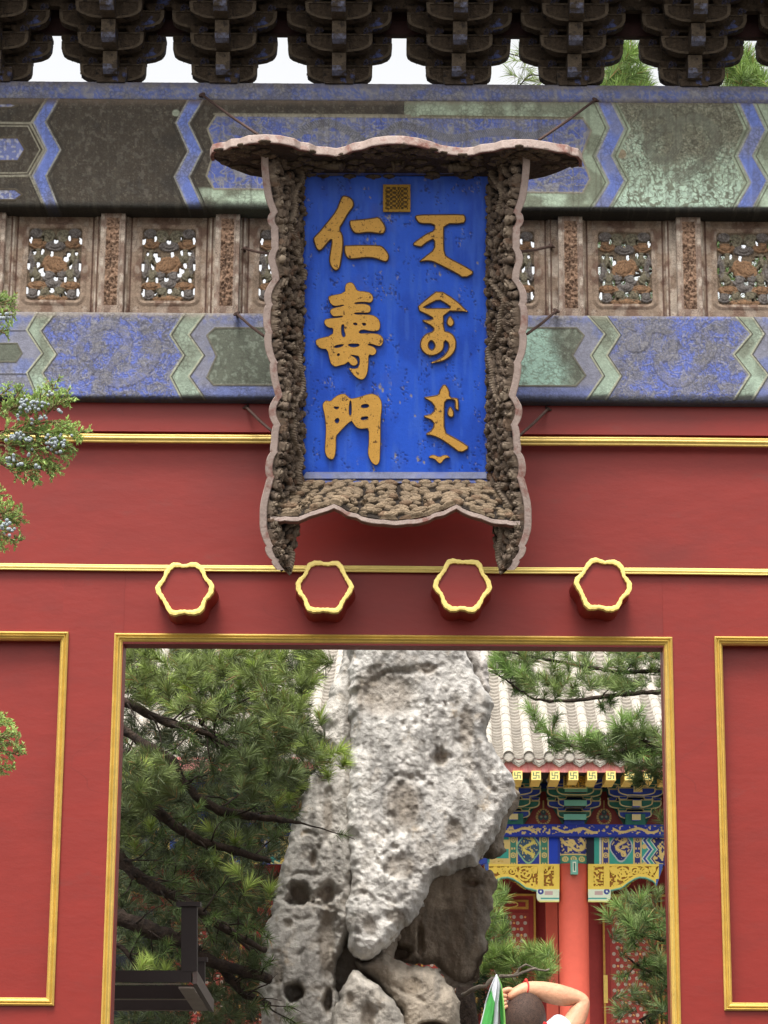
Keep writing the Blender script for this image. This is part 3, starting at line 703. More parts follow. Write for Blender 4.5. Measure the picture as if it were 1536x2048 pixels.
C = mixc(C, lin(176, 168, 160), chips); C = mixc(C, lin(22, 40, 110), (sstep(.70, .78, vn2(px/3, py/3, 19))*sstep(.55, .62, vm))*.7)
C = mixc(C, lin(150, 140, 128), (px > 973)*(vn > .5)*.6)
hb = -.002*chips-.002*sstep(.72, .8, vn2(px/3, py/3, 19))*sstep(.55, .62, vm)+.0012*vn2(px/5, py/60, 4)
hb = hb+np.where(np.abs(px-771) < 1.2, -.003, 0)
Pg = Pg+nn_*hb[..., None]
m_board = M('plaque_paint', attr=True, rough=.42, var=.05, ns=9, bump=.0015, bs=60, spec=.35)
board = grid('blue_board', Pg, m_board, plaque, col=C, flip=False, solid=.03)
# bevelled sill round the board
mb = MB()
def quadstrip(A, B, mi=0):
    n = len(A); mb.add(np.concatenate([A, B]), [(i, i+1, n+i+1, n+i) for i in range(n-1)], mi)
e = [pp(605, 352), pp(978, 352), pp(976, 955), pp(606, 955), pp(605, 352)]
eo = [pp(598, 346, .045), pp(985, 346, .045), pp(984, 966, .03), pp(600, 966, .03), pp(598, 346, .045)]
quadstrip(np.array(e), np.array(eo)); mb.build('board_edge', M('board_edge_paint', lin(84, 96, 160), .6, var=.25, ns=14, bump=.003, bs=50, spots=[(lin(120, 112, 108), 16, .5, .1)]), plaque)
sp_ = np.array([pp(612, 944, .004), pp(972, 944, .004), pp(978, 957, .022), pp(604, 957, .022)]); mk('board_sill', sp_, [(0, 3, 2, 1)], M('sill_paint', lin(134, 138, 168), .6, var=.25, ns=16, spots=[(lin(120, 132, 190), 6, .5, .15)]), plaque)
# gilded writing ----------------------------------------------------
def rings(poly, d):
    p = np.array(poly); n = len(p); a = np.roll(p, 1, 0); b = np.roll(p, -1, 0); area = .5*np.sum(p[:, 0]*b[:, 1]-b[:, 0]*p[:, 1])
    e1 = p-a; e2 = b-p; e1 /= np.linalg.norm(e1, axis=1)[:, None]+1e-9; e2 /= np.linalg.norm(e2, axis=1)[:, None]+1e-9
    t = e1+e2; L = np.linalg.norm(t, axis=1)[:, None]; t = np.where(L > .2, t/(L+1e-9), e2); nrm = np.stack([-t[:, 1], t[:, 0]], 1)
    if area < 0: nrm = -nrm
    return p+nrm*d
def raised(name, outer, holes, parent, h=.024, bev=.008, mats=None, sm=1):
    mats = mats or [m_glyph, m_glyphd]; o_ = PB
    def loc2(poly):
        w = pp(np.array([q[0] for q in poly]), np.array([q[1] for q in poly])); r = w-o_
        return np.stack([r[:, 0], r @ ub], 1)
    loops = [loc2(chaikin(outer, sm))]+[loc2(chaikin(q, sm)) for q in holes]
    V = []; Fc = []; mi = []; tops = []
    for li, lp in enumerate(loops):
        d = bev if li == 0 else -bev; r0 = lp; r1 = rings(lp, d*.35); r2 = rings(lp, d); n = len(lp); b = len(V)
        for (r, hh) in ((r0, 0.), (r0, h-bev*.9), (r1, h-bev*.2), (r2, h)):
            V += [o_+np.array([1., 0, 0])*q[0]+ub*q[1]+nn_*hh for q in r]
        area = .5*np.sum(lp[:, 0]*np.roll(lp[:, 1], -1)-np.roll(lp[:, 0], -1)*lp[:, 1]); fl = (area > 0)
        for k in range(3):
            for i in range(n):
                f = (b+k*n+i, b+k*n+(i+1) % n, b+(k+1)*n+(i+1) % n, b+(k+1)*n+i); Fc.append(f if fl else f[::-1]); mi.append(1)
        tops.append((b+3*n, r2))
    idx = []; vl = []
    for b, r in tops: idx += list(range(b, b+len(r))); vl.append([Vector((q[0], q[1], 0)) for q in r])
    for t in tessellate_polygon(vl):
        a, b2, c = (vl_ for vl_ in t); pts = [sum([[tuple(v) for v in l] for l in vl], [])[i] for i in t]
        ar = (pts[1][0]-pts[0][0])*(pts[2][1]-pts[0][1])-(pts[2][0]-pts[0][0])*(pts[1][1]-pts[0][1])
        f = tuple(idx[i] for i in t); Fc.append(f if ar > 0 else f[::-1]); mi.append(0)
    return mk(name, V, Fc, mats, parent, mi=mi)
def tr(pts, ox, oy, s): return [(ox+a*s, oy+b*s) for a, b in pts]
s1 = 180/1536.
G1 = [[(545,180),(590,100),(660,105),(740,140),(790,210),(785,300),(700,400),(610,560),(535,680),(590,760),(605,870),(600,1000),(570,1200),(545,1340),(490,1395),(430,1385),(370,1310),(345,1200),(380,1000),(400,870),(385,865),(310,950),(240,1040),(180,1060),(130,1020),(80,860),(90,820),(180,730),(320,560),(480,360)],
      [(700,520),(820,515),(1100,480),(1210,455),(1290,560),(1330,640),(1320,720),(1270,765),(1180,755),(1040,735),(820,765),(750,720),(705,620)],
      [(612,950),(680,950),(850,940),(1200,940),(1280,970),(1370,1080),(1385,1150),(1360,1220),(1310,1240),(1240,1220),(1150,1180),(1000,1165),(850,1185),(690,1200),(630,1140),(607,1050)]]
for q in G1: raised('letter_stroke', tr(q, 620, 380, s1), [], board)
G2 = [(620,110),(650,60),(720,38),(775,70),(810,140),(835,190),(1010,200),(1080,240),(1108,300),(1095,370),(1050,400),(950,386),(790,396),(790,414),(950,406),(1040,430),(1070,490),(1050,560),(1000,575),(800,566),(770,590),(980,588),(1110,600),(1190,660),(1225,740),(1220,830),(1180,880),(1060,885),(900,850),(840,915),(1000,908),(1160,912),(1240,950),(1280,1020),(1255,1110),(1210,1140),(1150,1130),(1080,1105),(1010,1096),(1014,1110),(1110,1140),(1160,1200),(1140,1270),(1080,1300),(1020,1275),(1020,1400),(1000,1600),(950,1690),(890,1715),(820,1690),(720,1600),(665,1495),(760,1520),(850,1490),(858,1310),(780,1300),(700,1280),(800,1330),(840,1400),(820,1460),(750,1480),(700,1450),(670,1400),(620,1450),(520,1475),(450,1495),(390,1470),(350,1400),(310,1190),(220,1195),(140,1150),(105,1070),(130,1015),(400,950),(415,830),(340,835),(270,780),(255,710),(300,665),(540,644),(590,626),(520,632),(420,640),(375,600),(355,540),(390,490),(600,445),(590,436),(480,462),(400,450),(345,380),(330,300),(360,275),(620,225)]
G2h = [[(650,1108),(760,1098),(855,1102),(850,1132),(740,1155)],[(430,1135),(600,1103),(560,1140),(450,1168)],[(485,1275),(520,1265),(515,1295),(485,1300)],[(560,775),(600,770),(590,860),(625,955),(590,985),(560,930)],[(755,750),(800,740),(830,765),(790,775)],[(905,745),(960,745),(975,765),(940,785)]]
raised('letter_stroke', tr(G2, 620, 560, s1), [tr(q, 620, 560, s1) for q in G2h], board, bev=.004)
G3 = [(220,340),(250,290),(290,265),(360,285),(430,210),(520,160),(600,150),(650,190),(700,235),(780,225),(900,190),(1000,155),(1070,145),(1150,170),(1210,220),(1240,300),(1240,420),(1215,600),(1215,900),(1205,1150),(1200,1300),(1160,1365),(1110,1372),(1050,1330),(1000,1230),(985,1150),(1005,980),(1005,740),(930,755),(850,755),(790,730),(730,650),(715,615),(600,720),(510,820),(455,880),(455,1000),(455,1080),(435,1220),(400,1280),(340,1280),(280,1230),(250,1130),(265,950),(275,700),(250,500),(225,400)]
G3h = [[(680,400),(690,300),(705,262),(715,400),(708,520),(682,520)],[(415,378),(470,388),(505,380),(480,415),(440,412)],[(430,610),(480,570),(505,600),(490,650),(455,655)],[(888,345),(1000,330),(1015,380),(888,395)],[(878,560),(990,540),(1002,575),(885,605)]]
raised('letter_stroke', tr(G3, 620, 770, s1), [tr(q, 620, 770, s1) for q in G3h], board, bev=.004)
s2 = 160/1536.
M1 = [(215,215),(290,180),(700,172),(1150,165),(1195,200),(1210,290),(1160,365),(790,370),(785,600),(790,945),(900,1020),(1180,1160),(1390,1295),(1160,1415),(1000,1310),(700,1160),(560,1090),(440,1080),(270,1100),(440,960),(590,845),(590,650),(480,710),(400,770),(340,825),(140,765),(330,620),(450,540),(595,480),(595,370),(330,370),(260,320)]
raised('letter_stroke', tr(M1, 810, 410, s2), [], board)
M2 = [(205,510),(450,290),(675,122),(1000,320),(1235,550),(1230,560),(770,550),(770,920),(870,940),(950,990),(1005,1100),(1010,1200),(980,1320),(900,1420),(780,1500),(650,1540),(510,1548),(510,1530),(650,1470),(780,1380),(850,1260),(850,1170),(780,1100),(770,1270),(700,1350),(600,1400),(500,1415),(400,1380),(310,1270),(300,1150),(350,1040),(430,970),(560,930),(565,860),(290,715),(550,705),(540,670)]
M2h = [[(350,490),(480,430),(665,330),(790,400),(915,485),(760,480)],[(470,1180),(520,1110),(560,1150),(590,1220),(540,1290),(490,1260)]]
raised('letter_stroke', tr(M2, 810, 565, s2), [tr(q, 810, 565, s2) for q in M2h], board)
raised('letter_dot', tr([(885,615),(965,720),(970,790),(920,850),(870,850),(815,800),(820,710)], 810, 565, s2), [], board)
M3 = [(335,375),(500,350),(660,320),(665,240),(765,92),(870,230),(875,375),(990,375),(1045,400),(1050,640),(1000,625),(960,590),(965,440),(920,425),(785,430),(770,600),(770,1040),(900,1110),(1100,1220),(1265,1340),(1065,1455),(900,1330),(700,1190),(540,1120),(370,1095),(540,985),(560,840),(310,740),(560,680),(570,510)]
raised('letter_stroke', tr(M3, 810, 755, s2), [], board)
raised('letter_dot', tr([(875,530),(945,620),(955,710),(930,760),(870,765),(815,720),(820,620)], 810, 755, s2), [], board)
raised('letter_stroke', tr([(440,1535),(500,1480),(570,1475),(670,1520),(740,1475),(820,1480),(880,1540),(800,1535),(750,1570),(700,1640),(660,1650),(620,1620),(570,1560)], 810, 755, s2), [], board, bev=.004)
# the square seal
U, V_ = np.meshgrid(np.linspace(766, 821, 70), np.linspace(369, 424, 70)); Ps = pp(U, V_, .02)
fr = (np.minimum.reduce([U-766, 821-U, V_-369, 424-V_]) < 5.5); mz = (np.abs(np.sin((U-771)*.42)) > .55) ^ (np.abs(np.sin((V_-371)*.36+np.round((U-771)/11.)*1.3)) > .6)
hh = np.where(fr, .008, .006*mz*(vn2(U/3, V_/3, 3) > .25)); cs = np.where((fr | mz)[..., None], lin(196, 150, 56), lin(100, 74, 30)); cs = mixc(cs, lin(96, 72, 34), sstep(.6, .75, fbm(U/5, V_/5, 3, 2))*.8)
Ps = Ps+nn_*hh[..., None]; grid('seal', Ps, M('seal_gilt', attr=True, rough=.5, var=.1, ns=40, metal=.15), board, col=cs, flip=False, solid=.024)
# carved boards -----------------------------------------------------
def carve(nblob, A, B, Ls, size, seed, flat=False):
    # height (0..1) over a parameter sheet measured in metres: separate curled lobes packed in staggered rows, like carved clouds and coils
    r = np.random.default_rng(seed); H_ = np.zeros(A.shape); K = np.zeros(A.shape); i = 0
    dx_, dy_ = (size*3.3, size*1.55) if not flat else (size*1.45, size*3.4)      # A runs inwards-outwards, B along the board
    for a0_ in np.arange(A.min(), A.max()+dx_, dx_*.55 if not flat else dx_):
        for b0_ in np.arange(B.min(), B.max(), dy_*(1.0 if flat else 1.25)):
            i += 1; s = size*r.uniform(.65, 1.15); a0 = a0_+r.uniform(-.35, .35)*dx_*.6; b0 = b0_+r.uniform(-.4, .4)*dy_+(dy_/2 if int(round(a0_/dx_*2)) % 2 else 0)
            an = math.pi/2+r.uniform(-.28, .28) if flat else r.uniform(0, math.pi); el = r.uniform(1.5, 2.3) if flat else r.uniform(1.0, 2.0)
            dx = A-a0; dy = B-b0; k = (np.abs(dx) < s*el) & (np.abs(dy) < s*el)
            if not k.any(): continue
            x = dx[k]*math.cos(an)+dy[k]*math.sin(an); y = -dx[k]*math.sin(an)+dy[k]*math.cos(an)
            x = x+.25*s*np.sin(y/s*2.5+i); rr = np.hypot(x/(s*el), y/s); th = np.arctan2(y, x); lvl = r.uniform(.55, 1.0); tw = 1 if r.random() < .5 else -1
            sp = np.sin((rr*2.1+tw*th/(2*math.pi))*2*math.pi)                                     # spiral line cut into the lobe
            h = np.where(rr < 1, lvl*(.40+.60*np.sqrt(np.clip(1-rr**2, 0, 1)))-.22*lvl*sstep(.45, .95, sp)*(rr < .92)*(rr > .12), 0)
            cur = H_[k]; up = h > cur; cur[up] = h[up]; H_[k] = cur; kk = K[k]; kk[up] = i*.618 % 1; K[k] = kk
    return H_, K
def ruled(name, inner, outer, nu, nv, size, amp, seed, nblob, flat=False, c0=(104, 88, 72), c1=(50, 40, 32), flip=False, light=(140, 120, 98)):
    # inner/outer: (nv,3) curves; board between them with carving on the side that faces the viewer
    t = np.linspace(0, 1, nu)[None, :, None]; P = inner[:, None, :]*(1-t)+outer[:, None, :]*t
    du = np.linalg.norm(outer-inner, axis=1); dv = np.concatenate([[0], np.cumsum(np.linalg.norm(np.diff((inner+outer)/2, axis=0), axis=1))])
    A = t[..., 0]*du[:, None]; B = np.repeat(dv[:, None], nu, 1)
    H_, K = carve(nblob, A, B, None, size, seed, flat)
    if not flat:                       # a coiling dragon's body down the board and a row of round curls along the rim
        W_ = du[:, None]; c_ = W_*(.40+.20*np.sin(B*11+seed)+.06*np.sin(B*31)); q = np.abs(A-c_)/.017; rdg = np.where(q < 1, .62+.42*np.sqrt(np.clip(1-q*q, 0, 1))-.12*(np.sin(B*420+q*2.5) > .3), 0)*(np.sin(B*5.3+seed*2) > -.55)
        up = rdg > H_; H_ = np.where(up, rdg, H_); K = np.where(up, .5, K)
        b_ = (B+.012*np.sin(B*23+seed)) % .058-.029; q = np.hypot(A-(W_-.030+.006*np.sin(B*40)), b_*.95)/.023; cur = np.where(q < 1, .60+.45*np.sqrt(np.clip(1-q*q, 0, 1))-.25*np.exp(-((q-.55)/.12)**2), 0)
        up = cur > H_; H_ = np.where(up, cur, H_); K = np.where(up, .9*(np.floor(B/.058)*.37 % 1), K)
    gu = np.gradient(P, axis=1); gv = np.gradient(P, axis=0); n = np.cross(gu, gv); n /= np.linalg.norm(n, axis=2)[..., None]+1e-9
    mid = P[nv//2, nu//2]; s = 1 if np.dot(n[nv//2, nu//2], CAM-mid) > 0 else -1; n = n*s
    edge = sstep(0, .06, t[..., 0])*sstep(0, .05, 1-t[..., 0]); Hf = H_*edge
    Q = P+n*(amp*Hf)[..., None]
    nz = fbm(A*60, B*60, 3, seed)
    C = mixc(np.zeros(A.shape+(3,))+lin(*c1), lin(*c0), sstep(.22, .62, H_+.15*(nz-.5))); C = mixc(C, lin(*light), sstep(.62, 1., H_)*sstep(.35, .6, K+.3*(nz-.5))*.8)  # crevices darker and lobe tops lighter: shading put into the colour
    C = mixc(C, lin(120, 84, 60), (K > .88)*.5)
    return grid(name, Q, m_carve, plaque, col=C, flip=(s > 0) ^ flip, solid=.02)
def Ypan(y): return float(pp(792, y)[1])
FO = .24
def curve3(pts, n): # pts: (x, y, Y) control points -> n world points, evenly along
    p = np.array(pts, float); d = np.concatenate([[0], np.cumsum(np.hypot(np.diff(p[:, 0]), np.diff(p[:, 1])))]); t = np.linspace(0, d[-1], n)
    return at(np.interp(t, d, p[:, 0]), np.interp(t, d, p[:, 1]), np.interp(t, d, p[:, 2]))
ys = [292, 330, 365, 400, 425, 440, 455, 480, 497, 520, 545, 560, 585, 610, 640, 665, 700, 740, 770, 792, 808, 830, 850, 890, 905, 930, 970, 1010, 1060, 1090, 1120, 1140]
xo = [522, 524, 528, 532, 540, 535, 541, 547, 540, 537, 546, 542, 531, 528, 529, 528, 533, 541, 547, 550, 541, 539, 545, 544, 537, 533, 530, 522, 521, 528, 540, 556]
def Yo(y): return Ypan(y)-FO
outL = [(x, y, Yo(y)) for x, y in zip(xo, ys)]; outR = [(2*791.2-x, y, Yo(y)) for x, y in zip(xo, ys)]
yi = [300, 352, 500, 700, 955, 1000, 1045, 1090, 1120, 1140]; xi = [606, 605, 605, 605, 604, 602, 598, 590, 580, 566]
di = [0, 0, 0, 0, 0, .02, .05, .09, .13, .17]
inL = [(x, y, Ypan(y)-d) for x, y, d in zip(xi, yi, di)]; inR = [(2*791.-x, y, Ypan(y)-d) for x, y, d in zip(xi, yi, di)]
wx = 15
def byrow(pts, n, dx=0): 
    p = np.array(pts, float); y = np.linspace(p[0, 1], p[-1, 1], n); return at(np.interp(y, p[:, 1], p[:, 0])+dx, y, np.interp(y, p[:, 1], p[:, 2]))
n_ = 900
# outer edge of the carving follows the rim smoothly
sm = [(x, y, d) for x, y, d in outL]
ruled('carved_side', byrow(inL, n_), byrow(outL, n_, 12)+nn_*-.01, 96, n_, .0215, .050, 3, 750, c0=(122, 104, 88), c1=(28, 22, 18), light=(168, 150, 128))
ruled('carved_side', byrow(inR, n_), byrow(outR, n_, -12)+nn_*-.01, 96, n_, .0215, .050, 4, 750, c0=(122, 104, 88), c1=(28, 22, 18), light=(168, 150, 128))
bo = [(541,1033),(560,1037),(596,1036),(615,1030),(640,1020),(655,1016),(668,1012),(682,1017),(694,1025),(712,1030),(722,1036),(745,1040),(762,1043),(791,1044),(820,1043),(838,1040),(860,1035),(870,1029),(888,1024),(900,1018),(913,1013),(926,1020),(945,1027),(968,1035),(985,1040),(1020,1045),(1039,1044)]
bo = [(x, y-5, Yo(min(y, 1040))-.0) for x, y in bo]
n2_ = 620; xs_ = np.linspace(541, 1039, n2_); p = np.array(bo)
bout = at(xs_, np.interp(xs_, p[:, 0], p[:, 1]), np.interp(xs_, p[:, 0], p[:, 2])); binn = pp(np.linspace(604, 978, n2_), np.full(n2_, 962.), .0)
ruled('carved_apron', binn, bout, 130, 620, .0205, .034, 8, 420, flat=True, c0=(160, 138, 112), c1=(48, 37, 28), light=(186, 162, 132))
# pink-white rims: a ribbon with a face and a depth, following the wavy edges
def rim(pts3, wv, dv, name='rim', notch=None):
    pts3 = np.asarray(pts3); n = len(pts3); wv = np.broadcast_to(wv, pts3.shape); dv = np.broadcast_to(dv, pts3.shape)
    prof = [(0, 1), (0, .12), (.10, 0), (.90, 0), (1, .12), (1, 1)]
    V = np.concatenate([pts3+wv*a+dv*b for a, b in prof]); k = len(prof); Fc = []; mi = []
    for j in range(k):
        for i in range(n-1):
            Fc.append((j*n+i, j*n+i+1, ((j+1) % k)*n+i+1, ((j+1) % k)*n+i)); mi.append(0 if j in (1, 2, 3) else 1)
    Fc.append(tuple(j*n for j in range(k))); Fc.append(tuple(j*n+n-1 for j in range(k))[::-1]); mi += [0, 0]
    o = mk(name, V, Fc, [m_rim, m_rimd], plaque, mi=mi)
    bm = __import__('bmesh').new(); bm.from_mesh(o.data); __import__('bmesh').ops.recalc_face_normals(bm, faces=bm.faces); bm.to_mesh(o.data); bm.free()
    return o
def scallop(pts, n, amp, side):      # add small lobes with sharp notches between control points
    p = np.array(pts, float); y = np.linspace(p[0, 1], p[-1, 1], n); x = np.interp(y, p[:, 1], p[:, 0]); d = np.interp(y, p[:, 1], p[:, 2])
    ker = np.ones(9)/9; xs = np.convolve(np.pad(x, 4, mode='edge'), ker, 'valid')
    not_ = np.array([425, 455, 497, 560, 610, 665, 725, 792, 850, 905, 955, 1092, 1120]); k = np.searchsorted(not_, y); lo = np.concatenate([[290], not_])[k]; hi = np.concatenate([not_, [1142]])[np.minimum(k, len(not_))]
    t = (y-lo)/(hi-lo+1e-6); lobe = np.sqrt(np.clip(1-(2*t-1)**2, 0, 1)); return at(xs-side*amp*(lobe-.6), y, d)
rimL = scallop(outL, 300, 6.5, 1); rimR = scallop(outR, 300, 6.5, -1)
rim(rimL, np.array([.043, 0, 0])+nn_*0, -nn_*.055); rim(rimR, np.array([-.043, 0, 0]), -nn_*.055)
bl = np.array(bo); xs_ = np.linspace(541, 1040, 260); yy = np.interp(xs_, bl[:, 0], bl[:, 1])+2.0*np.abs(np.sin((xs_-668)/24.6*math.pi/2))
brim = at(xs_, yy, np.interp(xs_, bl[:, 0], bl[:, 2])); rim(brim, -ub*.006+nn_*.0+np.array([0, 0, -.022]), -nn_*.05-np.array([0, 0, .02]), 'apron_rim')
# canopy board ------------------------------------------------------
cT = at(791, 352, Ypan(352)); cF = at(791, 288, Ypan(352)-.42); cd = cF-cT; cn = np.cross(np.array([1., 0, 0]), cd); cn /= np.linalg.norm(cn)
if cn[2] < 0: cn = -cn
def cp(x, y, h=0): return onplane(x, y, cT+cn*h, cn)
front = [(424,306),(421,297),(425,289),(436,286),(452,284),(462,278),(480,277),(497,271),(530,269),(560,271),(588,277),(600,284),(618,286),(632,293),(655,294),(672,297),(690,293),(706,286),(726,283),(745,276),(775,272),(805,272),(835,276),(862,283),(880,290),(898,293),(925,296),(948,294),(962,289),(990,286),(1004,281),(1030,279),(1060,279),(1090,283),(1115,288),(1135,290),(1143,295),(1156,297),(1163,306),(1163,318)]
front = [(x, y+12) for x, y in front]
back = [(1158,326),(1140,334),(1115,345),(1088,354),(1062,359),(1030,362),(990,362),(600,362),(560,360),(525,355),(500,351),(470,340),(445,329),(428,318)]
pl = front+back; pw = cp(np.array([q[0] for q in pl], float), np.array([q[1] for q in pl], float)); n = len(pw)
V = np.concatenate([pw, pw+cn*.035]); Fc = [tuple(range(n)), tuple(range(2*n-1, n-1, -1))]+[(i, (i+1) % n, n+(i+1) % n, n+i) for i in range(n)]
m_under = M('canopy_underside', lin(72, 58, 48), .85, var=.3, ns=20, bump=.02, bs=30)
mk('canopy', V, Fc, m_under, plaque)
fr3 = cp(np.array([q[0] for q in front], float), np.array([q[1] for q in front], float))
d_ = np.concatenate([[0], np.cumsum(np.linalg.norm(np.diff(fr3, axis=0), axis=1))]); t = np.linspace(0, d_[-1], 300)
fr3 = np.stack([np.interp(t, d_, fr3[:, i]) for i in range(3)], 1); tn = np.gradient(fr3, axis=0); ow = np.cross(tn, cn); ow /= np.linalg.norm(ow, axis=1)[:, None]; mid = fr3.mean(0)+np.array([0, .3, 0])
if np.sum((fr3-mid)*ow) < 0: ow = -ow
rim(fr3-cn*.012+ow*.004, np.broadcast_to(cn*.050, fr3.shape), -ow*.02, 'canopy_rim')
r = np.random.default_rng(5); mb = MB()
for i in range(150):
    x = r.uniform(440, 1145); f = r.uniform(0, 1); yt = np.interp(x, [q[0] for q in front], [q[1] for q in front])+3; yb = np.interp(x, [445, 525, 600, 990, 1062, 1140], [326, 350, 356, 356, 354, 331])
    y = yt+(yb-yt)*f**1.3
    if yb-yt < 8: continue
    c = cp(x, y, -.004); mb.ball(c, (r.uniform(.03, .055), r.uniform(.018, .04), .012), 8, 6); mb.ball(c-np.array([0, 0, .008]), (.014, .014, .010), 6, 4)
mb.build('cloud_carving', m_carve2 := M('carved_dark_cloud', lin(104, 88, 70), .7, var=.3, ns=30, bump=.004, bs=80, spots=[(lin(62, 48, 40), 22, .5, .1)]), plaque, smooth=True)['kind'] = 'stuff'
def knob(x, y, w, h, horn=True, k=0):
    c = at(x, y, Ypan(352)-.16); s = 1/345.; mb = MB()
    if horn:
        mb.ball(c, (w*s*.45, .05, h*s*.5), 10, 8)
        for sx in (-1, 1): mb.tube([c+np.array([sx*w*s*.5, 0, h*s*.55]), c+np.array([sx*w*s*.42, -.03, 0]), c+np.array([sx*w*s*.28, -.04, -h*s*.55])], [.010, .012, .008], 7)
        mb.ball(c+np.array([0, -.03, -h*s*.3]), (.022, .03, .014), 8, 6)
    else:
        mb.tube([c+np.array([-k*w*s*.5, .02, h*s*.35]), c+np.array([0, -.01, 0]), c+np.array([k*w*s*.42, -.03, -.004])], [.016, .022, .026], 8)
        mb.ball(c+np.array([k*w*s*.45, -.03, -.008]), (.02, .03, .03), 8, 6); mb.ball(c+np.array([k*w*s*.2, -.04, .012]), .012, 8, 6)
    return mb.build('carved_head', m_carve2, plaque, smooth=True)
knob(658, 334, 55, 22, False, 1); knob(796, 322, 28, 40); knob(925, 338, 52, 22, False, -1)
# small carved guardian figures standing on the side boards
for (x, y) in ((585,515),(582,752),(600,640),(1001,520),(1000,750),(1008,842)):
    c = at(x, y, Ypan(y)-.07); MB().ball(c+np.array([0, 0, .028]), .014, 8, 6).ball(c, (.024, .02, .028), 8, 6).ball(c-np.array([0, 0, .03]), (.018, .018, .02), 8, 6).build('carved_figure', m_carve2, plaque, smooth=True)
# iron ties ---------------------------------------------------------
for (a, b, Ya, Yb) in (((405,190),(520,272),YW-.11,Ypan(352)-.2), ((1190,200),(1078,280),YW-.11,Ypan(352)-.2), ((489,497),(545,508),YW-.03,Yo(505)+.05), ((1103,492),(1036,504),YW-.03,Yo(505)+.05),
                       ((474,628),(528,672),YW-.16,Yo(670)+.05), ((1112,622),(1054,668),YW-.16,Yo(670)+.05), ((492,814),(546,864),YW-.04,Yo(860)+.05), ((1096,818),(1040,870),YW-.04,Yo(860)+.05)):
    A = at(*a, Ya); B = at(*b, Yb); mid = (A+B)/2-np.array([0, 0, .006]); u = (B-A)/np.linalg.norm(B-A)
    mb = MB().tube([A-u*.02, A, mid, B], .0085, 7)
    k = 10; e1 = np.cross(u, [0, 1., 0]); e1 /= np.linalg.norm(e1)
    mb.tube([A-u*.012+.017*(e1*math.cos(q)+u*math.sin(q)) for q in np.linspace(0, 2*math.pi, k)], .0065, 6)
    mb.tube([A+np.array([0, .05, 0]), A+np.array([0, -.012, 0])], .009, 6)
    mb.build('tie_rod', m_iron, plaque, smooth=True)
# ================================================================== the hall beyond
YAW = math.radians(1.7); HN = np.array([math.sin(YAW), math.cos(YAW), 0.]); HE = np.array([math.cos(YAW), -math.sin(YAW), 0.]); HO = np.array([0, 37., 0.])
def hpt(x, y, d=0.): return onplane(x, y, HO+HN*d, HN)
def hs_(x, y, d=0.):                 # -> (along facade, height) of the facade point seen at (x, y)
    p_ = hpt(x, y, d); return float((p_-HO) @ HE), float(p_[2])
def hw(s, d, z): return HO+HE*s+HN*d+np.array([0, 0, 1.])*z
EXPO = .85
hall = thing('hall', tuple(hw(3.1, 0, 0)), 'painted palace hall with red columns, gilded brackets and grey tiled roof, behind the rock', 'hall')
def hbox(name, s0, s1, d0, d1, z0, z1, mat, parent=None):
    V = [hw(s, d, z) for z in (z0, z1) for s, d in ((s0, d0), (s1, d0), (s1, d1), (s0, d1))]
    return mk(name, V, [(0,3,2,1),(4,5,6,7),(0,1,5,4),(1,2,6,5),(2,3,7,6),(3,0,4,7)], mat, hall if parent is None else parent)
m_tile = M('grey_tile', lin(180, 172, 160), .85, var=.22, ns=5, bump=.012, bs=30, spots=[(lin(150, 144, 134), 3.5, .55, .15)])
m_tiled = M('grey_tile_pan', lin(150, 142, 131), .85, var=.2, ns=5, bump=.01, bs=30)
m_hred = M('hall_red', lin(222, 100, 80), .5, var=.06, ns=1.5); m_hredd = M('hall_dark_red', lin(160, 56, 52), .6, var=.1, ns=2)
m_pink = M('weathered_pink_board', lin(212, 140, 134), .7, var=.25, ns=5, stretch=(3, 3, .6), spots=[(lin(184, 84, 84), 5, .5, .2)])
m_hp = M('hall_paint', attr=True, rough=.55, var=.05, ns=10)
m_hb = M('hall_blue', lin(58, 82, 176), .6, var=.1); m_hg = M('hall_green', lin(58, 124, 106), .6, var=.1); m_hgl = M('hall_pale_green', lin(120, 186, 166), .6, var=.1)
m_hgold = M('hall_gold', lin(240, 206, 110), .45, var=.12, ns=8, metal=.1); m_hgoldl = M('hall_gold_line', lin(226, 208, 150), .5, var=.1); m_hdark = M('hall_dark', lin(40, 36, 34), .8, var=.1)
EAVE_D, EAVE_Z = -1.6, hs_(1100, 1512, -1.6)[1]
TSP = .315
s_disc0 = hs_(1017, 1503, EAVE_D)[0]
# roof: curved slope; rows of cover tiles over pan tiles
def roofz(t): return EAVE_Z+.40*t+.030*t*t
SL, SR = -9.5, 9.0
RT_L = 8.5
pan = MB()
n0 = int((SL-s_disc0)/TSP); n1 = int((SR-s_disc0)/TSP)
TL = .33
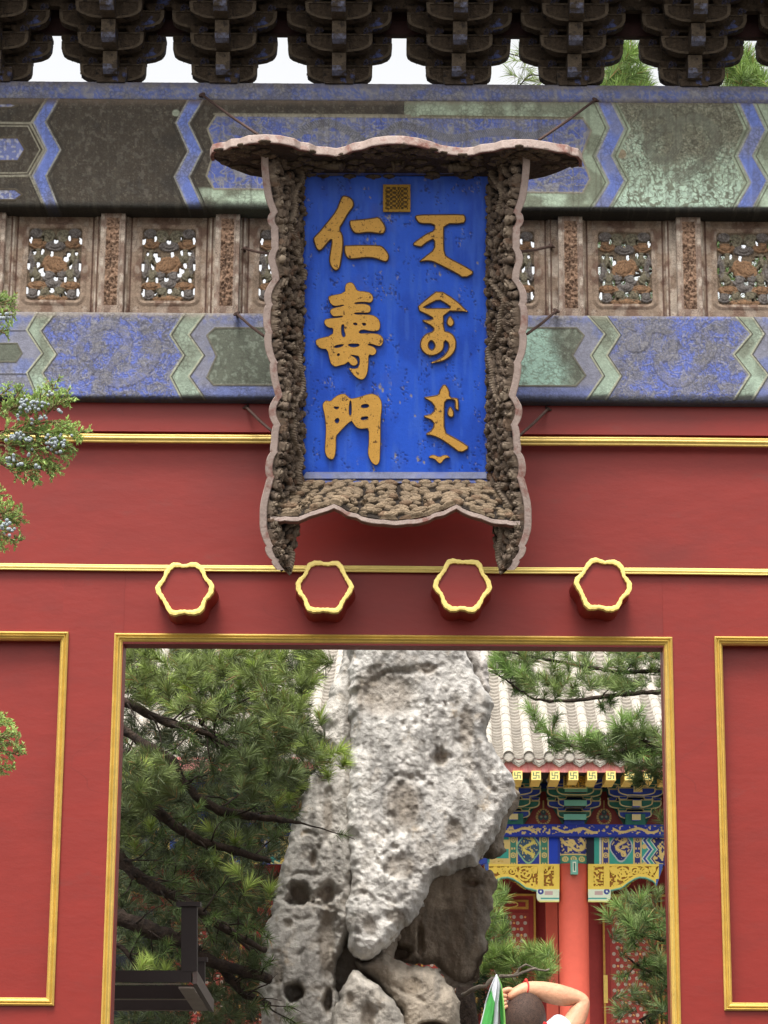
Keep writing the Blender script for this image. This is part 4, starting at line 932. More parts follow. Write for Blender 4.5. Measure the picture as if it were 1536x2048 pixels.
# one cover tile and one column of pan tiles, each mesh shared
def tilt_pts(s, t, dz): return hw(s, EAVE_D+t, roofz(t)+dz)
roof = hbox('roof', SL, SR, EAVE_D+.1, EAVE_D+.2, EAVE_Z-.16, EAVE_Z-.06, m_tiled)
V = []; Fc = []
ts = np.linspace(.0, RT_L, 24)
for t in ts: V += [hw(SL, EAVE_D+t, roofz(t)-.09), hw(SR, EAVE_D+t, roofz(t)-.09)]
Fc = [(2*i, 2*i+1, 2*i+3, 2*i+2) for i in range(len(ts)-1)]
mk('roof_deck', V, Fc, m_tiled, roof)
vis = (hs_(600, 1500, EAVE_D)[0], hs_(1345, 1500, EAVE_D)[0])
pmesh = None; cnt = 0; rest = MB(); pans = MB(); proto_c = None
def cover(s, t, mb):
    V = []; k = 7
    for (tt, r) in ((t-.015, .088), (t+TL*.92, .080)):
        c = tilt_pts(s, tt, 0.0)
        for j in range(k):
            a = math.pi*j/(k-1); V.append(c+HE*(r*math.cos(a))+np.array([0, 0, 1.])*(r*math.sin(a)-.03))
    mb.add(V, [(j, j+1, k+j+1, k+j)[::-1] for j in range(k-1)]+[tuple(range(k))])
for i in range(n0, n1):
    s = s_disc0+i*TSP
    v_ = vis[0]-.2 < s < vis[1]+.4
    for q in range(int(RT_L/TL)):
        t = .02+q*TL
        if v_ and q < 14 and cnt < 298:
            mb = MB(); cover(s+random.uniform(-.004, .004), t, mb); mb.build('cover_tile', m_tile, roof, smooth=False); cnt += 1
        else: cover(s, t, rest)
    sm_ = s+TSP/2
    for q in range(int(RT_L/(TL*.42)) if v_ else 0):
        t = q*TL*.42; V = []; k = 5
        for (tt, up) in ((t, .030), (t+TL*.40, .0)):
            for j in range(k):
                a = (j/(k-1)-.5)*2; V.append(tilt_pts(sm_+a*.10, tt, -.05+.035*a*a+up))
        c0 = [v-np.array([0, 0, .03]) for v in V[:k]]
        pans.add(V+c0, [(j, j+1, k+j+1, k+j) for j in range(k-1)]+[(2*k+j, 2*k+j+1, j+1, j) for j in range(k-1)])
rest.build('cover_tile_far', m_tile, roof)['kind'] = 'stuff'; pans.build('pan_tile', m_tiled, roof)['kind'] = 'stuff'
def fixn(o):
    import bmesh as B
    bm = B.new(); bm.from_mesh(o.data); B.ops.recalc_face_normals(bm, faces=bm.faces); bm.to_mesh(o.data); bm.free(); return o
eaves_tile = {}
for i in range(n0, n1):
    s = s_disc0+i*TSP
    if not (vis[0]-.5 < s < vis[1]+.5): continue
    c = tilt_pts(s, -.03, -.005)
    if 'd' not in eaves_tile:
        mb = MB()
        mb.tube([c-HN*.03, c+HN*.05], [.086, .086], 18); mb.tube([c-HN*.036, c-HN*.028], [.088, .088], 18, cap=False)
        mb.tube([c-HN*.034+.0*HE, c-HN*.030], [.056, .056], 16)
        mb.tube([c-HN*.052, c-HN*.02], [.088, .088], 18, cap=False); mb.tube([c-HN*.052, c-HN*.03], [.074, .074], 18, cap=False)
        eaves_tile['d'] = mb.build('eaves_disc', m_tile, roof, origin=c)
        cs = tilt_pts(s+TSP/2, -.01, -.045)
        pts = [(-.135,.05),(-.12,-.03),(-.085,-.075),(-.05,-.09),(0,-.125),(.05,-.09),(.085,-.075),(.12,-.03),(.135,.05),(.07,.0),(0,-.02),(-.07,.0)]
        V = [cs+HE*a+np.array([0, 0, b]) for a, b in pts]+[cs+HE*a+np.array([0, 0, b])+HN*.03 for a, b in pts]; n = len(pts)
        tr_ = [(0,1,11),(1,2,11),(2,3,10,11),(3,4,10),(4,5,10),(5,6,9,10),(6,7,9),(7,8,9)]
        mb = MB().add(V, tr_+[tuple(n+q for q in f[::-1]) for f in tr_]+[(j, (j+1) % n, n+(j+1) % n, n+j)[::-1] for j in range(n)])
        for f_ in (.68, .4):
            q = [cs-HN*.004*(1 if f_ > .5 else 2)+HE*a*f_+np.array([0, 0, b*f_-.012]) for a, b in pts[1:8]]
            mb.tube(q, .006, 5)
        eaves_tile['p'] = mb.build('drip_tile', m_tile, roof, origin=cs)
    else:
        dup(eaves_tile['d'], c, roof); dup(eaves_tile['p'], tilt_pts(s+TSP/2, -.01, -.045), roof)
# eaves board, rafter ends
zb1 = hs_(1100, 1544, EAVE_D)[1]
hbox('eaves_board', SL, SR, EAVE_D+.03, EAVE_D+.09, zb1, EAVE_Z-.03, m_pink)
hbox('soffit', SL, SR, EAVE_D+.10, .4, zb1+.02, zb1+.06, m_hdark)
ru = hs_(1035, 1550, EAVE_D)[0]; rsp = .289
m_fret = M('fret_paint', attr=True, rough=.5, var=.04)
WAN = ["..........", ".#########", ".#...#...#", ".#...#...#"]
def wan_grid():
    n = 26; a = (np.arange(n)+.5)/n; U, V = np.meshgrid(a, a); g_ = lin(238, 212, 128); k = lin(66, 108, 82)
    C = np.zeros((n, n, 3))+g_
    def ln(x0, x1, y0, y1):
        C[(U > x0) & (U < x1) & (V > y0) & (V < y1)] = k
    w = .055; c0, c1, lo, hi = .5-w, .5+w, .17, .83
    ln(c0, c1, lo, hi); ln(lo, hi, c0, c1)
    ln(c0, hi, lo, lo+2*w); ln(lo, c1, hi-2*w, hi)          # arms as on the rafter ends
    ln(lo, lo+2*w, lo, c1); ln(hi-2*w, hi, c0, hi)
    return U, V, C[:, ::-1]
Uw, Vw, Cw = wan_grid()
protor = None
for i in range(-38, 14):
    s = ru+i*rsp
    if not (vis[0]-.3 < s < vis[1]+.3): continue
    hw_ = .075; zc = hs_(1100, 1551, EAVE_D)[1]; c = hw(s, EAVE_D-.02, zc-hw_)
    if protor is None:
        rb = hbox('rafter_end', s-hw_, s+hw_, EAVE_D-.015, EAVE_D+.9, zc-hw_, zc+hw_-.004, m_hgold)
        P = np.zeros((26, 26, 3)); P[:] = HO; P += HE*(s-hw_+Uw*2*hw_)[..., None]+HN*(EAVE_D-.019)+np.array([0, 0, 1.])*(zc-hw_+Vw*2*hw_*.97)[..., None]
        fg = grid('fret', P, m_fret, rb, col=Cw, flip=True); protor = (rb, fg, WO[rb.name].copy(), WO[fg.name].copy(), s)
    else:
        dl = HE*(s-protor[4]); rb = dup(protor[0], protor[2]+dl, hall); dup(protor[1], protor[3]+dl, rb)
# back board between brackets: red triangles with flaming pearls
def hgrid(name, px0, py0, px1, py1, d, fn, nu, nv, parent=None, solid=0, mat=None):
    X_, Y_ = np.meshgrid(np.linspace(px0, px1, nu), np.linspace(py0, py1, nv)); P = hpt(X_, Y_, d); r = fn(X_, Y_); C, Hh = r[0], r[1]; mask = r[2] if len(r) > 2 else None
    P = P-HN*Hh[..., None]; return grid(name, P, mat or m_hp, hall if parent is None else parent, col=C, mask=mask, solid=solid, smooth=False)
BS = 121.5; bx0 = 1147.5
def rep(x): return (x-bx0+BS/2) % BS-BS/2       # pixel offset from the nearest bracket axis
def back_fn(x, y):
    q = np.abs(np.abs(rep(x))-BS/2)                 # distance from the middle of a bay
    half = np.interp(y, [1583, 1600, 1625, 1652], [4, 9, 24, 40]); C = np.zeros(x.shape+(3,))+lin(50, 76, 150)
    C = mixc(C, lin(70, 122, 104), (q < half+7)*(y > 1577)*1.); C = mixc(C, lin(112, 150, 128), ((q < half+8) & (q > half+5.5) & (y > 1576))*.8)
    C = mixc(C, lin(158, 66, 60), (q < half)*(y > 1583)*1.)
    # flames
    f = np.hypot(q/15., (y-1634)/17.); C = mixc(C, lin(226, 196, 120), ((f < 1) & (f > .72) & (np.abs(np.sin(np.arctan2(y-1634, q)*9)) > .35))*1.)
    C = mixc(C, lin(226, 196, 120), (q < 1.0)*(y > 1601)*(y < 1616)*1.)
    for (a, b) in ((0, 1625), (5.2, 1635)):
        r = np.hypot(q-a, y-b); C = mixc(C, lin(70, 92, 96), (r < 5.4)*1.); C = mixc(C, lin(170, 178, 150), 1-sstep(1, 3.5, np.hypot(q-a+1, y-b+1.5)))
    return C, np.zeros(x.shape)
hgrid('bracket_board', 970, 1540, 1345, 1654, .12, back_fn, 380, 116)
hgrid('bracket_board', 200, 1540, 660, 1654, .12, back_fn, 230, 58)
def dragon_fn(x, y):
    C = np.zeros(x.shape+(3,))+lin(36, 58, 168); t = (x-bx0) % 121.5
    yy = 1660.5-5.0*np.sin((x-bx0)/9.0)*np.exp(-((t-60)/80)**2); n = vn2(x/3.2, y/3.2, 5)
    d = np.abs(y-yy); g_ = (d < 2.6)*((t < 48) | (t > 78)); g_ = np.maximum(g_, (n > .62)*(np.abs(y-1660) < 9)*(vn2(x/8, y/8, 7) > .42)*.9)
    return mixc(C, lin(232, 204, 134), g_*1.), .01*g_
hgrid('dragon_plank', 200, 1649, 1345, 1672, -.10, dragon_fn, 1145, 24)
z0, z1 = hs_(1100, 1673, -.10)[1], hs_(1100, 1648, -.10)[1]
hbox('plank', SL, SR, -.09, .35, z0, z1, M('plank_blue', lin(36, 58, 150), .6))
def fill(C, x, y, x0, x1, col): return np.where(((x >= x0) & (x < x1))[..., None], col, C)
def medal(C, x, y, cx, cy, rx, ry, ground, ring, fig):
    a = np.abs((x-cx)/rx); b = np.abs((y-cy)/ry); lobe = np.maximum(np.hypot(a, b*.8)*1.05, np.minimum(np.hypot(a/1.02, b/.55), np.hypot(a/.55, b/1.0)))
    r = np.hypot(a, b)*(1-.08*np.cos(4*np.arctan2(b, a)))
    C = mixc(C, ring, (r < 1.08)*1.); C = mixc(C, ground, (r < .96)*1.)
    t = np.linspace(0, 1, 26); pts = [(cx+rx*.52*math.sin(7.5*k+.6)*(1-.2*k), cy-ry*.66+ry*1.32*k) for k in t]
    d = dline(x, y, pts); C = mixc(C, fig, (1-sstep(2.2, 3.2, d))*(r < .93)); n = (vn2(x/2.6, y/2.6, 3) > .66)*(r < .86); return mixc(C, fig, n*.9)
GD, GRN, BL_, TEA, WHT = lin(238, 208, 130), lin(74, 142, 116), lin(44, 66, 164), lin(64, 172, 154), lin(226, 232, 214)
def strip_orn(C, x, y, x0, x1, g_):
    C = fill(C, x, y, x0, x1, g_); C = mixc(C, GD, ((np.abs(x-x0) < 1.1) | (np.abs(x-x1) < 1.1))*1.)
    cx = (x0+x1)/2; t = (y-1664) % 31; r = np.hypot(x-cx, t-15.5); C = mixc(C, GD, ((r < 5.5) & (r > 3.4) | (r < 2))*1.); return mixc(C, GD, ((np.abs(x-cx) < 4.5) & (t < 4) & (np.abs(x-cx) > 1.2))*1.)
def beam_fn(x, y):
    C = np.zeros(x.shape+(3,))+BL_
    L = x < 1148
    C = fill(C, x, y, -999, 1018, mixc(np.zeros(x.shape+(3,))+GD, TEA, (np.sin((y-1660)/6.)*1 > 0)*1.)); C = fill(C, x, y, 900, 980, BL_*1.2)
    C = strip_orn(C, x, y, 1019, 1034, GRN); C = strip_orn(C, x, y, 1080, 1097, GRN); C = fill(C, x, y, 1098, 1116, lin(34, 74, 206))
    C = medal(C, x, y, 1057, 1696, 21, 27, lin(60, 92, 120), lin(150, 200, 160), lin(236, 216, 110))
    C = fill(C, x, y, 1172, 1189, lin(30, 34, 46)); C = fill(C, x, y, 1189, 1199, TEA); C = fill(C, x, y, 1199, 1203, WHT)
    C = strip_orn(C, x, y, 1205, 1218, lin(54, 58, 130)); C = fill(C, x, y, 1219, 1267, TEA); C = medal(C, x, y, 1242, 1693, 20, 27, lin(38, 46, 124), lin(190, 200, 200), GD)
    C = strip_orn(C, x, y, 1268, 1282, lin(54, 58, 130))
    zz = np.abs(((y-1663) % 36)-18)*.75; k = x-1283-zz
    for a, b, c in ((-30, 0, TEA), (0, 3, WHT), (3, 8, lin(60, 84, 170)), (8, 11, WHT), (11, 17, TEA), (17, 19, WHT), (19, 200, lin(40, 44, 110))):
        C = np.where(((x > 1283) & (k >= a) & (k < b))[..., None], c, C)
    C = mixc(C, GD, ((x > 1283) & (np.hypot(x-1289, ((y-1675) % 36)-18) < 5))*1.); C = mixc(C, GD, ((k > 22) & (x > 1283) & (vn2(x/4, y/4, 9) > .5))*1.)
    # left part of the beam, seen through the pines
    l = x < 985; per = (x % 60); Cl = np.where((per < 20)[..., None], lin(60, 150, 140), np.where((per < 40)[..., None], lin(236, 206, 110), lin(70, 100, 190))); Cl = mixc(Cl, GD, (vn2(x/4, y/4, 11) > .6)*.8)
    C = np.where(l[..., None], Cl, C)
    C = mixc(C, lin(60, 54, 50), (1-sstep(1663, 1668, y))*.0)
    return C, np.zeros(x.shape)
hgrid('painted_beam', 975, 1668, 1345, 1728, .06, beam_fn, 371, 62); hgrid('painted_beam', 200, 1668, 700, 1728, .06, beam_fn, 250, 31)
z0, z1 = hs_(1100, 1728, .06)[1], hs_(1100, 1668, .06)[1]; hbox('beam_core', SL, SR, .063, .4, z0, z1, m_hb)
# column
cs_, _ = hs_(1147.5, 1760); R_ = hs_(1178, 1800)[0]-cs_; zcap = hs_(1147, 1727)[1]; ztop = hs_(1147, 1660)[1]
colz = np.linspace(.45, zcap, 14)
def column(s):
    c = MB().tube([hw(s, .18, z) for z in colz], R_, 40).build('column', m_hred, hall, smooth=True)
    a = np.linspace(math.pi, 2*math.pi, 64); zz = np.linspace(ztop, zcap, 52); A, Zz = np.meshgrid(a, zz); r = R_*1.0-.004*0+.004
    P = HO+HE*(s+r*np.cos(A))[..., None]+HN*(.18+r*np.sin(A))[..., None]*1.0+np.array([0, 0, 1.])*Zz[..., None]
    x = 1147.5+26*np.cos(A); y = 1660+(ztop-Zz)/(ztop-zcap)*67
    C = np.zeros(x.shape+(3,))+lin(44, 52, 128); C = mixc(C, lin(120, 182, 150), ((y < 1672))*1.); C = mixc(C, GD, ((np.abs(y-1672) < 1.2) | (np.abs(y-1709) < 1))*1.)
    d = dline(x, y, chaikin([(1126,1677),(1136,1692),(1150,1690),(1146,1680),(1138,1684),(1150,1702),(1164,1700),(1168,1688),(1160,1678)], 2, False)); C = mixc(C, GD, (1-sstep(2, 3, d))*(y > 1673)*(y < 1708)); C = mixc(C, GD, (vn2(x/2.6, y/2.6, 23) > .66)*(y > 1674)*(y < 1707)*1.)
    C = mixc(C, GRN, (y > 1710)*1.); t = (x-1147.5+7) % 14-7; rr = np.hypot(t, y-1718.5); C = mixc(C, GD, ((rr < 5.5) & (rr > 3.2) | (rr < 1.6))*(y > 1710)); 
    g = grid('column_cap', P, m_hp, c, col=C, smooth=True)
    return c
c1 = column(cs_)
for k in (-1, 1, -2): column(cs_+k*4.05)
# little green block hanging on the column
s0, z0 = hs_(1141, 1749, -R_+.1); s1_, z1 = hs_(1155, 1721, -R_+.1)
b_ = hbox('beam_tenon', s0, s1_, -R_-.02, -.05, z0, z1, m_hgl); hbox('tenon_edge', s0+.03, s1_-.03, -R_-.026, -R_-.0205, z0+.03, z1-.03, M('pale_cream', lin(232, 236, 214), .5), b_); hbox('tenon_line', s0+.045, s1_-.045, -R_-.031, -R_-.0265, z0+.05, z1-.05, m_hg, b_)
# gilded wing brackets beside the column
def que_fn(sgn):
    def f(x, y):
        xx = np.abs(x-1147.5)      # 30 .. 180 outwards
        bot = np.interp(xx, [30, 72, 84, 96, 110, 122, 132, 144, 158, 166, 178], [1784, 1784, 1781, 1778, 1767, 1760, 1757, 1758, 1764, 1772, 1735]); top = 1728.
        m_ = (y < bot) & (xx < 178)
        C = np.zeros(x.shape+(3,))+lin(255, 220, 96); Hh = np.zeros(x.shape)
        f1 = (xx > 40) & (xx < 60) & (y > 1733) & (y < 1772); f2 = (xx > 72) & (xx < 170-(y-1733)*.5) & (y > 1733) & (y < bot-10)
        n = vn2(x/3., y/3., 41+sgn); rg = np.zeros(x.shape)
        for cx, cy, r in ((98, 1748, 12), (123, 1743, 9), (142, 1743, 7), (80, 1740, 6), (158, 1740, 5)): rg = np.maximum(rg, np.exp(-((np.hypot(xx-cx, y-cy)-r)/1.8)**2)); rg = np.maximum(rg, np.exp(-((np.hypot(xx-cx, y-cy)-r*.4)/1.6)**2))
        car = np.maximum(rg, (n > .52)*.9); ins = f1 | f2
        C = np.where((ins & (car < .4))[..., None], lin(170, 116, 46), C); Hh = np.where(ins & (car < .4), -.03, np.where(ins, -.005, .01))
        C = np.where(((y > bot-4) & (xx > 72))[..., None], np.where((y > bot-2)[..., None], lin(74, 130, 120), lin(140, 196, 160)), C)
        C = np.where(((xx > 170) | ((xx > 164) & (y > 1758)))[..., None], lin(74, 100, 170), C)
        return C, Hh, m_
    return f
hgrid('wing_bracket', 1176, 1728, 1326, 1786, .02, que_fn(1), 300, 116, solid=.10); hgrid('wing_bracket', 967, 1728, 1119, 1786, .02, que_fn(2), 300, 116, solid=.10)
def foot_fn(x, y):
    xx = np.abs(x-1147.5); m_ = (y > 1778) & (xx > 29) & (xx < 74-np.clip(y-1795, 0, 9)**2*.09) & (y < 1804)
    C = np.zeros(x.shape+(3,))+lin(230, 240, 210); C = mixc(C, lin(84, 170, 156), (np.abs(y-1797) < 1.6)*(xx < 66)); C = mixc(C, lin(240, 236, 150), (y > 1801)*1.)
    C = mixc(C, lin(62, 76, 150), (np.hypot(xx-66, y-1783) < 6)*1.); C = mixc(C, lin(236, 240, 236), (np.hypot(xx-66, y-1783) < 2)*1.); C = mixc(C, lin(206, 178, 170), ((np.abs(xx-50) < 8) & (np.abs(y-1786) < 4))*1.)
    return C, np.zeros(x.shape), m_
hgrid('bracket_foot', 1176, 1777, 1224, 1806, -.03, foot_fn, 96, 60, solid=.14); hgrid('bracket_foot', 1071, 1777, 1119, 1806, -.03, foot_fn, 96, 60, solid=.14)
# bracket sets of the hall
hprot = {}
def harm(w, h, col):
    p = arm_poly(w, h, min(.17, w*.7)); n = len(p); V = []
    for sc, d in ((1, -.05), (.86, -.052), (.86, -.048)):
        V += [HE*(x*(1 if sc == 1 else (1-.022/w)))+HN*d+np.array([0, 0, 1.])*(h*.55+(z-h*.55)*(1 if sc == 1 else .74)) for x, z in p]
    V += [HE*x+HN*.05+np.array([0, 0, 1.])*z for x, z in p]
    Fc = [(i, (i+1) % n, n+(i+1) % n, n+i) for i in range(n)]+[tuple(2*n+i for i in range(n))]+[(n+i, n+(i+1) % n, 2*n+(i+1) % n, 2*n+i) for i in range(n)]+[(i, 3*n+i, 3*n+(i+1) % n, (i+1) % n) for i in range(n)]
    return V, Fc, [1]*n+[0]+[0]*n+[0]*n
def hblk(w, h):
    V = []; 
    for s, z in ((.36*w, 0), (.5*w, h*.45), (.5*w, h)): V += [HE*a*s+HN*b*.05+np.array([0, 0, 1.])*z for a, b in ((-1, -1), (1, -1), (1, 1), (-1, 1))]
    Fc = [(0,3,2,1),(8,9,10,11)]+[(i+j, i+(j+1) % 4, i+4+(j+1) % 4, i+4+j) for i in (0, 4) for j in range(4)]
    V += [HE*a*s*.8+HN*(-.054)+np.array([0, 0, 1.])*z for s, z in ((.36*w, h*.2), (.5*w, h*.5), (.5*w, h*.88)) for a in (-1, 1)]
    Fc += [(12, 13, 15, 14), (14, 15, 17, 16)]
    return V, Fc, [1]*10+[0, 0]
zbk = hs_(1147, 1650, .0)[1]
for bi in range(-8, 3):
    cxp = bx0+BS*bi; s = hs_(cxp, 1600, 0)[0]
    if not (vis[0]-.3 < s < vis[1]+.8): continue
    A, B_ = ((m_hb, m_hg) if bi % 2 == 0 else (m_hg, m_hb))
    base = hbox('bracket_set', s-.16, s+.16, -.12, .12, zbk, zbk+.17, A)
    for (k, d, w, h) in ((0, 0, .27, .13), (1, 0, .43, .13), (1, -.22, .27, .13), (2, -.22, .44, .13), (2, -.46, .30, .13), (3, -.46, .46, .13)):
        key = ('a', w, bi % 2 ^ (k % 2)); org_ = hw(s, d, zbk+.09+.165*k)
        if key not in hprot:
            V, Fc, mi = harm(w, h, 0); o = mk('arm', np.array(V)+org_, Fc, [A if k % 2 else B_, m_hgoldl], base, mi=mi, origin=org_); hprot[key] = fixn(o)
        else: dup(hprot[key], org_, base)
        for sx in (-1, 1):
            kb = ('b', bi % 2 ^ (k % 2)); ob = org_+HE*sx*(w-.07)+np.array([0, 0, h+.001])
            if kb not in hprot:
                V, Fc, mi = hblk(.15, .05); hprot[kb] = mk('block', np.array(V)+ob, Fc, [B_ if k % 2 else A, m_hgoldl], base, mi=mi, origin=ob)
            else: dup(hprot[kb], ob, base)
    wd = .17 if bi == 0 else .06
    for k in range(3):
        z = zbk+.06+.20*k; n_o = hbox('nose', s-wd, s+wd, -.30-.2*k, .1, z, z+.10, m_hdark if bi == 0 else B_, base)
        hbox('nose_end', s-wd-.01, s+wd+.01, -.315-.2*k, -.301-.2*k, z-.005, z+.085, m_hgl if bi == 0 else M_lav if 'M_lav' in globals() else m_hgoldl, base)
# gilded sun plaque on the central bracket
def sun_fn(x, y):
    r = np.hypot(x-1152, y-1556); a = np.arctan2(y-1556, x-1152); fr = (np.minimum.reduce([x-1127, 1173-x, y-1542, 1577-y]) < 1.6)
    C = np.zeros(x.shape+(3,))+lin(120, 106, 70); C = mixc(C, lin(222, 176, 74), (vn2(x/2, y/2, 3) > .5)*.9); C = mixc(C, lin(246, 190, 70), ((r < 6) | ((r < 13) & (np.abs(np.sin(a*7)) > .55)))*1.); C = mixc(C, lin(214, 200, 130), fr*1.)
    return C, np.zeros(x.shape)
hgrid('sun_plaque', 1127, 1542, 1173, 1577, -.95, sun_fn, 94, 70, solid=.05)
# porch back wall: doors with lattice
WD = 1.9
def hb2(name, x0, y0, x1, y1, d0, d1, mat, par=None):
    a, z1 = hs_(x0, y0, d0); b, z0 = hs_(x1, y1, d0); return hbox(name, a, b, d0, d1, z0, z1, mat, par)
sL, zT = hs_(150, 1700, WD); sR_, _ = hs_(1700, 1700, WD)
hbox('porch_wall', SL, SR, WD+.1, WD+.3, .45, zT+.6, m_hredd)
hbox('porch_ceiling', SL, SR, .3, WD+.3, zT+.45, zT+.5, m_hg)
m_oldgold = M('aged_gilding', lin(196, 146, 66), .5, var=.2, ns=6); m_glass = M('dark_window', lin(24, 30, 40), .15, var=.0)
def door(x0, x1, ytop, ybot, panel=True, openw=False):
    a, b = hs_(x0, 1900, WD)[0], hs_(x1, 1900, WD)[0]; zt = hs_(1100, ytop, WD)[1]; zb = .5
    d = hbox('door', a, b, WD, WD+.08, zb, zt, m_hredd)
    e = .10
    for (p, q, r, t) in ((a, a+.035, zb, zt), (b-.035, b, zb, zt), (a+.035, b-.035, zt-.035, zt)): hbox('gold_edge', p, q, WD-.03, WD-.001, r, t, m_oldgold, d)
    lt = hs_(1100, ytop+38, WD)[1]; lb = 1.5
    if panel:
        hbox('upper_panel_rim', a+.12, b-.12, WD-.02, WD-.001, lt+.06, zt-.10, m_oldgold, d); hbox('upper_panel', a+.17, b-.17, WD-.03, WD-.021, lt+.10, zt-.14, m_hredd, d)
        c = [hw((a+b)/2+.16*math.cos(t), WD-.034, (lt+zt)/2-.02+.05*math.sin(t)) for t in np.linspace(0, 2*math.pi, 25)]; MB().tube(c, .012, 5).build('ornament', m_hgold, d)
    if openw: hbox('window_glass', a+.12, b-.12, WD-.02, WD-.001, lb, lt, m_glass, d); return
    hbox('lattice_back', a+.12, b-.12, WD-.012, WD-.001, lb, lt, M_lat, d)
    mb = MB(); mg = MB(); sp = .125; r = 0; z = lt-.07
    while z > lb+.05:
        x = a+.18+(sp/2 if r % 2 else 0); k = 0
        while x < b-.15:
            c = hw(x, WD-.02, z)
            if True:
                pts = [c+HE*.032*math.cos(t)+np.array([0, 0, .032*math.sin(t)]) for t in np.linspace(0, 2*math.pi, 9)[:-1]]; n = 8
                mb.add(pts, [tuple(range(n))])
                c2 = c+HE*sp/2
                if x+sp/2 < b-.14 and k % 2 == r//2 % 2: mg.ball(c2-HN*.012, (.02, .012, .02), 6, 4)
            x += sp; k += 1
        z -= sp*.80; r += 1
    mb.build('lattice_opening', M_pap, d)['kind'] = 'stuff'; mg.build('lattice_stud', m_hstud, d)['kind'] = 'stuff'
m_hstud = M('stud_gilt', lin(250, 180, 110), .4, var=.1); M_lat = M('lattice_red', lin(168, 66, 58), .6, var=.1); M_pap = M('window_paper', lin(196, 176, 160), .8, var=.15)
for x0, x1, kw in ((962, 1072, {}), (1206, 1318, {}), (1322, 1434, {}), (842, 955, {}), (722, 835, {}), (602, 715, {}), (480, 592, {}), (372, 476, {}), (210, 352, dict(panel=False, openw=True))):
    door(x0, x1, 1788, 2100, **kw)
hb2('door_plate', 1207, 1950, 1216, 2006, WD-.05, WD-.005, m_hgold)
hb2('wall_post', 1091, 1790, 1118, 2110, WD-.12, WD, m_hred); hb2('wall_post', 356, 1990, 368, 2110, WD-.12, WD, m_hred)
hb2('wall_post', 598, 1900, 604, 2110, WD-.12, WD, m_hred)
hbox('terrace', SL-1, SR+1, -2.5, WD+.4, 0, .45, M('terrace_stone', lin(190, 186, 176), .8, var=.15, ns=3))
